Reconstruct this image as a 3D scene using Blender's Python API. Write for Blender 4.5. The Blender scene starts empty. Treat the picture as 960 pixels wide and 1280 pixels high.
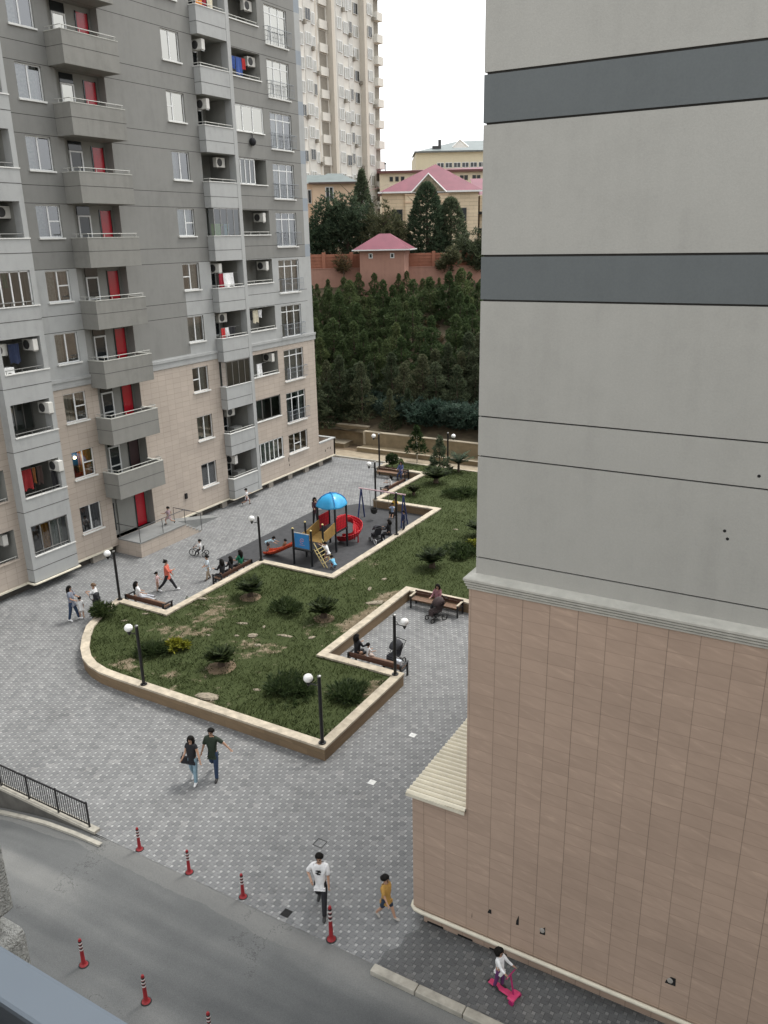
import bpy, bmesh, math, random
import numpy as np
from mathutils import Vector, Matrix
random.seed(7)
C = bpy.context.scene
COL = C.collection
PI = math.pi
R = math.radians
H = 16.55                     # eye height above the courtyard
U = Vector((-0.5018, 0.865, 0))   # direction of view on the ground
RT = Vector((0.865, 0.5018, 0))   # to the right of it

# ------------------------------------------------------------------ mesh builder
class MB:
    def __init__(s): s.v = []; s.f = []; s.m = []
    def add(s, vs, fs, m=0):
        o = len(s.v); s.v += [tuple(v) for v in vs]
        for f in fs: s.f.append(tuple(i+o for i in f)); s.m.append(m)
    def box(s, x0, x1, y0, y1, z0, z1, m=0, M=None):
        vs = [Vector(p) for p in ((x0,y0,z0),(x1,y0,z0),(x1,y1,z0),(x0,y1,z0),(x0,y0,z1),(x1,y0,z1),(x1,y1,z1),(x0,y1,z1))]
        if M is not None: vs = [M @ v for v in vs]
        s.add(vs, [(0,3,2,1),(4,5,6,7),(0,1,5,4),(1,2,6,5),(2,3,7,6),(3,0,4,7)], m); return s
    def quad(s, a, b, c, d, m=0): s.add([a,b,c,d], [(0,1,2,3)], m); return s
    def prism(s, poly, z0, z1, m=0, mt=None):
        n = len(poly)
        s.add([(x,y,z0) for x,y in poly]+[(x,y,z1) for x,y in poly], [], m)
        o = len(s.v)-2*n
        for i in range(n):
            j = (i+1) % n; s.f.append((o+i,o+j,o+n+j,o+n+i)); s.m.append(m)
        s.f.append(tuple(o+n+i for i in range(n))); s.m.append(m if mt is None else mt)
        s.f.append(tuple(o+i for i in reversed(range(n)))); s.m.append(m)
        return s
    def tube(s, pts, r, n=8, m=0, cap=True):
        pts = [Vector(p) for p in pts]
        rs = r if isinstance(r, (list, tuple)) else [r]*len(pts)
        o = len(s.v); prev = None
        for i, p in enumerate(pts):
            d = (pts[min(i+1,len(pts)-1)]-pts[max(i-1,0)]).normalized()
            a = Vector((0,0,1)) if abs(d.z) < .95 else Vector((1,0,0))
            if prev is not None: a = prev
            x = d.cross(a)
            if x.length < 1e-4: x = d.cross(Vector((0,1,0)))
            x.normalize(); y = x.cross(d).normalized(); prev = y
            for k in range(n):
                t = 2*PI*k/n; s.v.append(tuple(p+(x*math.cos(t)+y*math.sin(t))*rs[i]))
        for i in range(len(pts)-1):
            for k in range(n):
                a = o+i*n+k; b = o+i*n+(k+1)%n
                s.f.append((a,b,b+n,a+n)); s.m.append(m)
        if cap:
            s.f.append(tuple(o+k for k in reversed(range(n)))); s.m.append(m)
            e = o+(len(pts)-1)*n; s.f.append(tuple(e+k for k in range(n))); s.m.append(m)
        return s
    def lathe(s, prof, c=(0,0,0), n=16, m=0, M=None, sx=1, sy=1):
        o = len(s.v); c = Vector(c)
        for rr, z in prof:
            for k in range(n):
                t = 2*PI*k/n; p = Vector((rr*math.cos(t)*sx, rr*math.sin(t)*sy, z))
                s.v.append(tuple((M @ p if M is not None else p)+c))
        for i in range(len(prof)-1):
            for k in range(n):
                a = o+i*n+k; b = o+i*n+(k+1)%n
                s.f.append((a,b,b+n,a+n)); s.m.append(m)
        s.f.append(tuple(o+k for k in reversed(range(n)))); s.m.append(m)
        e = o+(len(prof)-1)*n; s.f.append(tuple(e+k for k in range(n))); s.m.append(m)
        return s
    def ball(s, c, r, n=12, m=0, sz=1, top=PI/2, bot=-PI/2, k=8, sx=1, sy=1):
        prof = [(max(r*math.cos(bot+(top-bot)*i/k),1e-4), r*sz*math.sin(bot+(top-bot)*i/k)) for i in range(k+1)]
        return s.lathe(prof, c, n, m, None, sx, sy)
    def build(s, name, mats, parent=None, smooth=False, world=False, bevel=0, fix=True, sharp=40):
        me = bpy.data.meshes.new(name)
        vs = s.v
        if world and parent is not None:
            L = parent.location; vs = [(v[0]-L.x, v[1]-L.y, v[2]-L.z) for v in vs]
        me.from_pydata(vs, [], s.f)
        if not isinstance(mats, (list, tuple)): mats = [mats]
        for m in mats: me.materials.append(m)
        if len(mats) > 1: me.polygons.foreach_set('material_index', s.m)
        if fix:
            bm = bmesh.new(); bm.from_mesh(me); bmesh.ops.recalc_face_normals(bm, faces=bm.faces); bm.to_mesh(me); bm.free()
        if smooth: me.polygons.foreach_set('use_smooth', [True]*len(me.polygons))
        if smooth and sharp: me.set_sharp_from_angle(angle=R(sharp))
        o = bpy.data.objects.new(name, me); COL.objects.link(o)
        if parent is not None: o.parent = parent
        if bevel:
            b = o.modifiers.new('Bevel','BEVEL'); b.width = bevel; b.segments = 2; b.limit_method = 'ANGLE'
        return o

def tag(o, label, cat, group=None, kind=None):
    if label: o['label'] = label
    if cat: o['category'] = cat
    if group: o['group'] = group
    if kind: o['kind'] = kind
    return o
def thing(name, label, cat, loc=(0,0,0), rz=0, group=None):
    o = bpy.data.objects.new(name, None); COL.objects.link(o)
    o.empty_display_size = .2; o.location = loc; o.rotation_euler = (0,0,rz)
    return tag(o, label, cat, group)
def struct(o): o['kind'] = 'structure'; return o
def dup(o, loc=None, rz=None, label=None, group=None, scale=None, parent=None):
    c = o.copy(); COL.objects.link(c)
    if parent is not None: c.parent = parent
    if loc is not None: c.location = loc
    if rz is not None: c.rotation_euler = (0,0,rz)
    if scale is not None: c.scale = scale if isinstance(scale, tuple) else (scale,)*3
    if label: c['label'] = label
    if group: c['group'] = group
    for ch in list(o.children):
        if ch.name != c.name: dup(ch, parent=c)
    return c

# ------------------------------------------------------------------ materials
class NT:
    def __init__(s, name):
        s.mat = bpy.data.materials.new(name); s.mat.use_nodes = True
        s.t = s.mat.node_tree; s.b = s.t.nodes['Principled BSDF']
    def n(s, typ, **kw):
        nd = s.t.nodes.new(typ)
        for k, v in kw.items(): setattr(nd, k, v)
        return nd
    def put(s, sock, v):
        if isinstance(v, bpy.types.NodeSocket): s.t.links.new(v, sock)
        elif isinstance(v, (tuple, list)) and sock.type == 'RGBA' and len(v) == 3: sock.default_value = (*v, 1)
        else: sock.default_value = v
    def math(s, op, a, b=0.0, c=None, clamp=False):
        nd = s.n('ShaderNodeMath', operation=op, use_clamp=clamp); s.put(nd.inputs[0], a); s.put(nd.inputs[1], b)
        if c is not None: s.put(nd.inputs[2], c)
        return nd.outputs[0]
    def vm(s, op, a, b=(0,0,0)):
        nd = s.n('ShaderNodeVectorMath', operation=op); s.put(nd.inputs[0], a); s.put(nd.inputs[1], b); return nd.outputs[0]
    def pos(s): return s.n('ShaderNodeNewGeometry').outputs['Position']
    def obj(s): return s.n('ShaderNodeTexCoord').outputs['Object']
    def island(s): return s.n('ShaderNodeNewGeometry').outputs['Random Per Island']
    def orand(s): return s.n('ShaderNodeObjectInfo').outputs['Random']
    def sep(s, v): 
        nd = s.n('ShaderNodeSeparateXYZ'); s.put(nd.inputs[0], v); return nd.outputs
    def comb(s, x, y, z=0.0):
        nd = s.n('ShaderNodeCombineXYZ'); s.put(nd.inputs[0], x); s.put(nd.inputs[1], y); s.put(nd.inputs[2], z); return nd.outputs[0]
    def noise(s, vec, scale, detail=4, rough=.55, dist=0):
        nd = s.n('ShaderNodeTexNoise'); s.put(nd.inputs['Vector'], vec); nd.inputs['Scale'].default_value = scale
        nd.inputs['Detail'].default_value = detail; nd.inputs['Roughness'].default_value = rough; nd.inputs['Distortion'].default_value = dist
        return nd.outputs['Fac']
    def white(s, vec): 
        nd = s.n('ShaderNodeTexWhiteNoise'); s.put(nd.inputs['Vector'], vec); return nd.outputs['Value']
    def ramp(s, fac, stops, interp='LINEAR'):
        nd = s.n('ShaderNodeValToRGB'); s.put(nd.inputs[0], fac); cr = nd.color_ramp; cr.interpolation = interp
        while len(cr.elements) < len(stops): cr.elements.new(.5)
        for e, (p, c) in zip(cr.elements, stops):
            e.position = p; e.color = (*c, 1) if isinstance(c, tuple) else (c, c, c, 1)
        return nd.outputs[0]
    def mix(s, fac, a, b, mode='MIX'):
        nd = s.n('ShaderNodeMix', data_type='RGBA', blend_type=mode); s.put(nd.inputs[0], fac); s.put(nd.inputs[6], a); s.put(nd.inputs[7], b); return nd.outputs[2]
    def range(s, v, a, b, c, d):
        nd = s.n('ShaderNodeMapRange'); s.put(nd.inputs[0], v)
        for i, x in enumerate((a,b,c,d)): nd.inputs[i+1].default_value = x
        return nd.outputs[0]
    def bump(s, h, strength=.3, dist=.01):
        nd = s.n('ShaderNodeBump'); nd.inputs['Strength'].default_value = strength; nd.inputs['Distance'].default_value = dist
        s.put(nd.inputs['Height'], h); s.t.links.new(nd.outputs[0], s.b.inputs['Normal'])
    def out(s, col=None, rough=None, metal=None, spec=None):
        if col is not None: s.put(s.b.inputs['Base Color'], col)
        if rough is not None: s.put(s.b.inputs['Roughness'], rough)
        if metal is not None: s.put(s.b.inputs['Metallic'], metal)
        if spec is not None: s.put(s.b.inputs['Specular IOR Level'], spec)
        return s.mat
def scl(c, k): return tuple(min(1, x*k) for x in c)
_mc = {}
def M(name, col, rough=.6, var=.15, scale=4, bump=0, bscale=60, metal=0, spec=.4, isl=0):
    if name in _mc: return _mc[name]
    t = NT(name); p = t.pos()
    f = t.noise(p, scale, 5, .6)
    c = t.ramp(f, [(.3, scl(col, 1-var)), (.7, scl(col, 1+var))])
    if isl: c = t.mix(1.0, c, t.ramp(t.island(), [(0, 1-isl), (1, 1.0)]), 'MULTIPLY')
    if bump: t.bump(t.noise(p, bscale, 4), bump, .01)
    _mc[name] = t.out(c, rough, metal, spec); return _mc[name]

def sg(r, g, b):   # sRGB 0-255 -> linear
    return tuple(((x/255+.055)/1.055)**2.4 if x > 10 else x/255/12.92 for x in (r, g, b))

def stucco(name, col, streak=.12, bump=.35):
    t = NT(name); p = t.pos(); s = t.sep(p)
    big = t.noise(p, .35, 5, .6); mid = t.noise(p, 2.3, 5, .6); fine = t.noise(p, 30, 3)
    uv = t.comb(t.math('MULTIPLY', t.math('ADD', s[0], s[1]), 3.0), 0.0, t.math('MULTIPLY', s[2], .25))
    st = t.noise(uv, 1.0, 4, .6)
    f = t.math('ADD', t.math('MULTIPLY', big, .4), t.math('ADD', t.math('MULTIPLY', mid, .3), t.math('MULTIPLY', st, .3)))
    c = t.ramp(f, [(.32, scl(col, 1-streak*1.4)), (.5, col), (.68, scl(col, 1+streak*.7))])
    c = t.mix(1.0, c, t.ramp(fine, [(.3, .93), (.7, 1.0)]), 'MULTIPLY')
    t.bump(t.math('ADD', fine, t.noise(p, 90, 2)), bump, .006)
    return t.out(c, .85, 0, .25)

def tiles(name, col, w, h, du, dv, vj=.55, hj=.8, var=.10, grain=.10, jw=.012, bond=False):
    t = NT(name); p = t.pos(); s = t.sep(p)
    u = t.math('ADD', s[0], s[1]); v = s[2]
    U_ = t.math('DIVIDE', t.math('SUBTRACT', u, du), w); V_ = t.math('DIVIDE', t.math('SUBTRACT', v, dv), h)
    iv = t.math('FLOOR', V_)
    if bond: U_ = t.math('ADD', U_, t.math('MULTIPLY', t.math('MODULO', t.math('ABSOLUTE', iv), 2.0), .5))
    iu = t.math('FLOOR', U_)
    fu = t.math('SUBTRACT', U_, iu); fv = t.math('SUBTRACT', V_, iv)
    rnd = t.white(t.comb(iu, iv, 0.0)); rnd2 = t.white(t.comb(iu, iv, 7.0))
    gv = t.comb(t.math('ADD', t.math('MULTIPLY', u, 1.6), t.math('MULTIPLY', rnd, 40)), t.math('MULTIPLY', rnd2, 30), t.math('ADD', t.math('MULTIPLY', v, 9.0), t.math('MULTIPLY', u, 2.2)))
    g = t.noise(gv, 1.0, 4, .6, .6)
    c = t.ramp(g, [(.28, scl(col, 1-grain*.45)), (.5, col), (.60, scl(col, 1+grain*.25)), (.74, scl(col, 1+grain*1.25))])
    c = t.mix(1.0, c, t.ramp(rnd, [(0, 1-var), (1, 1.0)]), 'MULTIPLY')
    big = t.noise(p, .5, 4); c = t.mix(1.0, c, t.ramp(big, [(.3, .9), (.7, 1.0)]), 'MULTIPLY')
    ju = t.math('LESS_THAN', t.math('MINIMUM', fu, t.math('SUBTRACT', 1.0, fu)), jw/w/2)
    jv = t.math('LESS_THAN', t.math('MINIMUM', fv, t.math('SUBTRACT', 1.0, fv)), jw/h/2)
    wob = t.range(t.white(t.comb(iu, 3.0, 1.0)), 0, 1, .5, 1)
    c = t.mix(t.math('MULTIPLY', ju, t.math('MULTIPLY', wob, 1-vj)), c, (0.02,0.016,0.012))
    c = t.mix(t.math('MULTIPLY', jv, t.math('MULTIPLY', t.range(t.white(t.comb(iu, iv, 3.0)), 0, 1, .3, 1), 1-hj)), c, (0.02,0.016,0.012))
    t.bump(t.math('SUBTRACT', t.math('MULTIPLY', rnd, .3), t.math('MAXIMUM', ju, jv)), .25, .01)
    return t.out(c, .6, 0, .35)

def pavers(name='concrete_pavers', k=.80, kd=1.0, unused=.05):
    t = NT(name); p = t.pos()
    a, b = .18, .097; Lh = math.hypot(a, b); th = math.atan2(b, a)
    def resid(c, ang0=0):
        q = t.vm('SUBTRACT', p, (c[0], c[1], 0))
        rn = t.n('ShaderNodeVectorRotate', rotation_type='Z_AXIS'); t.put(rn.inputs['Vector'], q); rn.inputs['Angle'].default_value = -th
        q = t.vm('DIVIDE', rn.outputs[0], (Lh, Lh, 1e9))
        rd = t.vm('FLOOR', t.vm('ADD', q, (.5,.5,.5)))
        d = t.vm('MULTIPLY', t.vm('SUBTRACT', q, rd), (Lh, Lh, 0))
        rn2 = t.n('ShaderNodeVectorRotate', rotation_type='Z_AXIS'); t.put(rn2.inputs['Vector'], d); rn2.inputs['Angle'].default_value = th
        return t.vm('ABSOLUTE', rn2.outputs[0]), rd
    d1, id1 = resid((a+b/2, b/2)); x1, y1, _ = t.sep(d1)
    small = t.math('LESS_THAN', t.math('MAXIMUM', x1, y1), b/2-.012)
    d2, id2 = resid((a, (a+b)/2)); x2, y2, _ = t.sep(d2)
    jv = t.math('MULTIPLY', t.math('LESS_THAN', x2, .005), t.math('LESS_THAN', y2, (a+b)/2))
    d3, id3 = resid((a/2+b/2-b, 0)); x3, y3, _ = t.sep(d3)
    jh = t.math('MULTIPLY', t.math('LESS_THAN', y3, .005), t.math('LESS_THAN', x3, (a+b)/2))
    j = t.math('MAXIMUM', jv, jh)
    db, idb = resid((a/2, a/2))
    rb = t.white(idb); rs = t.white(id1)
    big = t.noise(p, .16, 5, .62); mid = t.noise(p, .9, 5, .6); fine = t.noise(p, 25, 3)
    stain = t.math('ADD', t.math('MULTIPLY', big, .6), t.math('MULTIPLY', mid, .4))
    dirt = t.ramp(stain, [(.33, .66), (.47, .93), (.62, 1.0)])
    cg = t.ramp(rb, [(0, (.225,.230,.232)), (.5, (.262,.267,.268)), (.95, (.295,.30,.30)), (1, (.35,.35,.345))])
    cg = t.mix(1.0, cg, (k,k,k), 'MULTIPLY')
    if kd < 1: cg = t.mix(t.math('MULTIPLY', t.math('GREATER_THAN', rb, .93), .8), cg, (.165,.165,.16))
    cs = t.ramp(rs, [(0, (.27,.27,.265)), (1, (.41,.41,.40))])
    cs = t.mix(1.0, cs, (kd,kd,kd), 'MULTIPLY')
    c = t.mix(small, cg, cs)
    c = t.mix(t.math('MULTIPLY', j, .62), c, (.035,.036,.036))
    c = t.mix(1.0, c, dirt, 'MULTIPLY'); c = t.mix(1.0, c, t.ramp(fine, [(.3, .86), (.7, 1.0)]), 'MULTIPLY')
    t.bump(t.math('SUBTRACT', t.math('MULTIPLY', rb, .25), j), .35, .006)
    return t.out(c, .75, 0, .3)

def asphalt():
    t = NT('asphalt'); p = t.pos(); s = t.sep(p)
    lane = t.noise(t.comb(t.math('MULTIPLY', s[0], .10), s[1], 0.0), .75, 3, .5)
    big = t.noise(p, .5, 5, .6); fine = t.noise(p, 60, 2); crack = t.noise(p, 1.3, 8, .7)
    f = t.math('ADD', t.math('MULTIPLY', lane, .78), t.math('MULTIPLY', big, .22))
    c = t.ramp(f, [(.36, (.085,.089,.09)), (.5, (.128,.132,.131)), (.63, (.19,.192,.185))])
    edge = t.math('GREATER_THAN', t.math('ADD', s[1], t.math('MULTIPLY', t.math('SUBTRACT', t.noise(p, .6, 3), .5), .5)), 12.28)
    c = t.mix(t.math('MULTIPLY', edge, .45), c, (.20,.20,.19))
    c = t.mix(1.0, c, t.ramp(fine, [(.3, .75), (.75, 1.12)]), 'MULTIPLY')
    ck = t.math('LESS_THAN', t.math('ABSOLUTE', t.math('SUBTRACT', crack, .5)), .0035)
    c = t.mix(t.math('MULTIPLY', ck, t.math('GREATER_THAN', big, .60)), c, (.02,.02,.02))
    t.bump(fine, .3, .006)
    return t.out(c, .8, 0, .3)

def lawn():
    t = NT('lawn_soil'); p = t.pos()
    big = t.noise(p, .42, 6, .66); mid = t.noise(p, 2.6, 5, .65); fine = t.noise(p, 28, 3, .6)
    g = t.ramp(fine, [(.25, (.018,.030,.008)), (.5, (.036,.056,.016)), (.75, (.066,.088,.028))])
    d = t.ramp(mid, [(.3, (.085,.068,.042)), (.6, (.17,.14,.092)), (.8, (.27,.23,.165))])
    f = t.math('ADD', t.math('MULTIPLY', big, .62), t.math('MULTIPLY', mid, .38))
    c = t.mix(t.ramp(f, [(.52, 0.0), (.60, .85)]), g, d)
    t.bump(t.math('ADD', fine, mid), .6, .03)
    return t.out(c, .9, 0, .15)

def leafm(name, dark, light, rough=.6):
    t = NT(name); r = t.island(); o = t.orand()
    c = t.ramp(r, [(0, dark), (.6, tuple((a+b)/2 for a, b in zip(dark, light))), (1, light)])
    c = t.mix(1.0, c, t.ramp(o, [(0, (.62,.7,.62)), (.5,(.9,.92,.85)), (1, (1.22,1.1,1.0))]), 'MULTIPLY')
    t.out(c, rough, 0, .2)
    tl = t.n('ShaderNodeBsdfTranslucent'); t.put(tl.inputs[0], c); mx = t.n('ShaderNodeMixShader'); mx.inputs[0].default_value = .38
    t.t.links.new(t.b.outputs[0], mx.inputs[1]); t.t.links.new(tl.outputs[0], mx.inputs[2]); t.t.links.new(mx.outputs[0], t.t.nodes['Material Output'].inputs[0])
    return t.mat

def glassm(name, tint=(.55,.6,.6), refl=.30, rough=.03):
    t = NT(name)
    tr = t.n('ShaderNodeBsdfTransparent'); tr.inputs[0].default_value = (*tint, 1)
    gl = t.n('ShaderNodeBsdfGlossy'); gl.inputs['Roughness'].default_value = rough; gl.inputs[0].default_value = (.95,.97,1,1) if refl < .7 else (.74,.73,.68,1)
    fr = t.n('ShaderNodeFresnel'); fr.inputs[0].default_value = 1.5
    mx = t.n('ShaderNodeMixShader')
    t.put(mx.inputs[0], t.math('ADD', t.math('MULTIPLY', fr.outputs[0], 1.2), refl*.45, clamp=True))
    t.t.links.new(tr.outputs[0], mx.inputs[1]); t.t.links.new(gl.outputs[0], mx.inputs[2])
    t.t.links.new(mx.outputs[0], t.t.nodes['Material Output'].inputs[0])
    return t.mat

m_pav = pavers(); m_pavdark = pavers('darker_pavers', .50, .60); m_asp = asphalt(); m_lawn = lawn()  # second paver set is a darker tone for the strip by the brown building
m_gtile = tiles('brown_cladding_tiles', (.445,.330,.256), .572, .283, .12, .03, vj=.42, hj=.70, var=.08, grain=.15, jw=.014)
m_ltile = tiles('beige_cladding_tiles', (.46,.395,.335), .6, .3, .1, .0, vj=.66, hj=.62, var=.07, grain=.05, jw=.02)
m_wtile = tiles('planter_cladding_tiles', (.235,.165,.098), 1.2, .265, 0, .0, vj=.6, hj=.5, var=.22, grain=.22, jw=.014, bond=True)
m_lightst = stucco('pale_grey_stucco', (.400,.395,.365), .075)
m_lightst2 = stucco('pale_bluish_stucco', (.375,.382,.375), .12)
m_greyst = stucco('mid_grey_stucco', (.228,.227,.214), .10)
m_balst = stucco('balcony_grey_stucco', (.235,.232,.213), .14)
m_recess = stucco('recess_grey_paint', (.27,.27,.25), .06, .1)
m_band = stucco('slate_band_paint', (.138,.152,.155), .06, .1)
m_quoin = stucco('blue_grey_quoin', (.27,.30,.33), .05, .1)
m_groove = M('dark_joint', (.045,.043,.04), .9)
m_cornice = M('cornice_stone', (.44,.43,.385), .8, .14, 3, .2)
m_cap = M('pale_coping_stone', (.44,.385,.30), .85, .28, 3, .25, 40)
m_cream = M('cream_trim', (.62,.58,.47), .6, .1, 3)
m_kerb = M('kerb_concrete', (.36,.34,.29), .85, .2, 4, .3, 30)
m_dark = M('dark_void', (.012,.012,.012), .9)
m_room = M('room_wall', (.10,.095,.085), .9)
m_wpvc = M('white_pvc', (.68,.69,.68), .35, .03, 4)
m_sill = M('white_sill', (.66,.66,.63), .5, .08, 5)
m_glass = glassm('window_glass')
m_glass2 = glassm('balcony_glass', (.62,.70,.68), .18)
m_mirror = glassm('reflective_glass', (.35,.38,.4), 1.0)
m_curt = M('net_curtain', (.42,.42,.40), .9, .25, 9)
m_curtw = M('white_curtain', (.72,.72,.70), .9, .12, 9)
m_curtd = M('dark_curtain', (.06,.065,.07), .9, .3, 9)
m_orange = M('orange_curtain', (.62,.27,.035), .8, .25, 12)
m_red = M('red_door_paint', (.36,.008,.018), .22, .05, 2, spec=.6)
m_blackm = M('black_painted_metal', (.011,.011,.012), .4, .1, 5, spec=.45)
m_steel = M('galvanised_rail', (.30,.30,.29), .35, .1, 5, metal=.8)
m_railw = M('pale_rail_paint', (.42,.42,.39), .45, .08, 5)
m_ac = M('air_conditioner_casing', (.62,.61,.57), .5, .06, 5)
m_acd = M('fan_grille', (.05,.05,.05), .6)
m_globe = M('opal_globe', (.82,.82,.80), .25, .02, 5)
m_wood = M('bench_timber', (.075,.033,.021), .55, .3, 14)
m_woodl = M('worn_bench_timber', (.19,.115,.075), .6, .25, 12)
m_rubber = M('rubber_surface', (.052,.053,.056), .9, .2, 3, .4, 80)
m_terra = M('grey_terrace_paving', (.20,.205,.20), .8, .12, 3, .2, 40)
m_soil = M('dry_soil', (.17,.125,.08), .95, .4, 1.1, .6, 9)
m_path = M('sandy_path', (.30,.25,.18), .95, .25, 1.6, .4, 20)
m_ret = M('retaining_wall_concrete', (.235,.185,.115), .9, .22, 1.2, .3, 25)
m_retcap = M('retaining_wall_coping', (.37,.32,.24), .9, .15, 1.5, .2, 25)
m_bolred = M('bollard_red', (.24,.013,.017), .5, .15, 8)
m_bolwht = M('bollard_white', (.6,.55,.53), .5, .1, 8)
m_bark = M('pine_bark', (.075,.055,.04), .9, .3, 8, .4, 30)
m_skin = M('skin', (.42,.25,.17), .55, .08, 10)
m_hair = M('black_hair', (.008,.007,.006), .75, .3, 30, spec=.15)
m_rubb = M('tyre_rubber', (.018,.018,.018), .7)
cloth = lambda n, c: M('cloth_'+n, c, .85, .18, 9)
# ------------------------------------------------------------------ ground
from mathutils import noise as mn
g = MB(); g.quad((-900,-300,-3.2),(900,-300,-3.2),(900,1500,-3.2),(-900,1500,-3.2))
struct(g.build('ground', m_soil))
g = MB(); g.quad((-48,12.85,0),(30,12.85,0),(30,55.2,0),(-48,55.2,0))
struct(g.build('paved_courtyard', m_pav))
RX = [(30,0),(-17,0),(-18.1,-.05),(-19.4,-.18),(-20.55,-.39),(-21.66,-.63),(-24,-1.2),(-32,-3.1)]
g = MB()
for (xa,za),(xb,zb) in zip(RX, RX[1:]):
    g.quad((xa,-4,za-.006),(xa,12.85,za-.006),(xb,12.85,zb-.006),(xb,-4,zb-.006))
struct(g.build('asphalt_road', m_asp))
# pavement strip beside the brown building, with a raised kerb
g = MB()
x = -7.95
while x < 12:
    g.box(x+.006, x+1.19, 12.56, 12.80, -.02, .135); x += 1.2
struct(g.build('kerb', m_kerb, bevel=.025))
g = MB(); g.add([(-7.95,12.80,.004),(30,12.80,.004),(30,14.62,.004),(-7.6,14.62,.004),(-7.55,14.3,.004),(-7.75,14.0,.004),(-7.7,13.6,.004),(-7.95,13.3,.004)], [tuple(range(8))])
struct(g.build('pavement', m_pavdark))
# retaining side of the garage ramp
g = MB()
for (xa,za),(xb,zb) in zip(RX[1:], RX[2:]):
    g.add([(xa,12.8,za-.4),(xb,12.8,zb-.4),(xb,12.8,.0),(xa,12.8,.0),(xa,13.0,za-.4),(xb,13.0,zb-.4),(xb,13.0,0),(xa,13.0,0)],
          [(0,1,2,3),(4,7,6,5)], 0)
g.box(-26,-17.55,12.80,13.02,.002,.09,1)
tag(g.build('ramp_wall', [M('shaded_concrete', (.10,.095,.085), .9, .25, 2), m_kerb], fix=False), 'low pale concrete ramp wall under the black fence at the left', 'wall')  # wall face colour darkened for the shade on it; top strip stays pale
g = MB()
for (xa,za),(xb,zb) in zip(RX[1:], RX[2:]):
    g.add([(xa,12.5,za-.1),(xb,12.5,zb-.1),(xb,12.5,zb+.07),(xa,12.5,za+.07),(xa,12.62,za+.08),(xb,12.62,zb+.08)], [(0,1,2,3),(3,2,5,4)])
struct(g.build('ramp_kerb', m_kerb, fix=False))

fe = thing('metal_fence', 'black metal railing with thin upright bars beside the car ramp', 'fence', (-17.85,12.9,.1))
g = MB(); g.box(-8.2,0,-.02,.02,.80,.84); g.box(-8.2,0,-.015,.015,.06,.09); g.build('rail', m_blackm, fe)
for i in range(7):
    g = MB(); g.box(-1.36*i-.022,-1.36*i+.022,-.022,.022,-.06,.87); g.build('post', m_blackm, fe)
for i in range(6):
    g = MB()
    for k in range(1, 13):
        xx = -1.36*i - 1.36*k/13; g.box(xx-.008,xx+.008,-.008,.008,.08,.81)
    g.build('bar_panel', m_blackm, fe)

# ------------------------------------------------------------------ raised lawn
OUT = [(-13.48,18.98),(-13.48,24.55),(-17.0,24.55),(-17.0,31.55),(-9.0,31.55),(-9.0,53.4),(-29.6,53.4),(-29.6,50.0),(-25.85,50.0),
       (-25.85,43.1),(-21.45,43.1),(-21.45,31.55),(-25.9,31.55),(-25.9,24.5),(-28.95,24.5),
       (-28.80,23.6),(-28.40,22.6),(-27.92,21.63),(-27.24,20.82),(-26.48,20.07),(-25.71,19.51),(-25.0,19.2),(-24.2,19.02),(-23.3,18.98)]
def offset(poly, d):   # inward for a counter-clockwise polygon
    n = len(poly); out = []
    for i in range(n):
        p0, p1, p2 = Vector(poly[i-1]), Vector(poly[i]), Vector(poly[(i+1)%n])
        a = (p1-p0).normalized(); b = (p2-p1).normalized()
        na = Vector((-a.y,a.x)); nb = Vector((-b.y,b.x)); m = (na+nb)
        m = m.normalized(); k = d/max(.25, m.dot(na)); out.append(p1+m*k)
    return out
IN0 = offset(OUT, .03); IN1 = offset(OUT, .33); CO0 = offset(OUT, 0.0); CO1 = offset(OUT, .36)
def inside(x, y, poly):
    c = False; n = len(poly); j = n-1
    for i in range(n):
        xi, yi = poly[i][0], poly[i][1]; xj, yj = poly[j][0], poly[j][1]
        if (yi > y) != (yj > y) and x < (xj-xi)*(y-yi)/(yj-yi)+xi: c = not c
        j = i
    return c
def lawn_z(x, y):
    z = .455 + .05*mn.noise((x*.5, y*.5, 0)) + .02*mn.noise((x*2, y*2, 3))
    k = min(1, max(0, (y-48.5)/4.9)); k = k*k*(3-2*k) if x > -29.2 and (x > -25.6 or y > 50.4) else 0
    return z*(1-k)+.12*k - .02
def bare(x, y):
    n = mn.fractal((x*.32, y*.32, 5.2), 1.0, 2.0, 5)
    v = n*.50 - .24 + .22*mn.noise((x*1.7, y*1.7, 4.4))
    if y < 24.5 and x > -21: v += .17
    if x > -22 and y < 20.6: v += .12
    d = math.hypot((x+17.6)/.9, (y-28.5)/3.2); v += .32*max(0, 1-d)
    if y > 32: v -= .16
    return v
skip = {5, 6}     # hidden right side and far side (low kerb) have no coping wall
pw = thing('planter_wall', 'tan tiled retaining wall with pale stone coping round the raised lawn', 'planter wall', (-21,30,0))
g = MB(); c = MB(); n = len(OUT)
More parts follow.
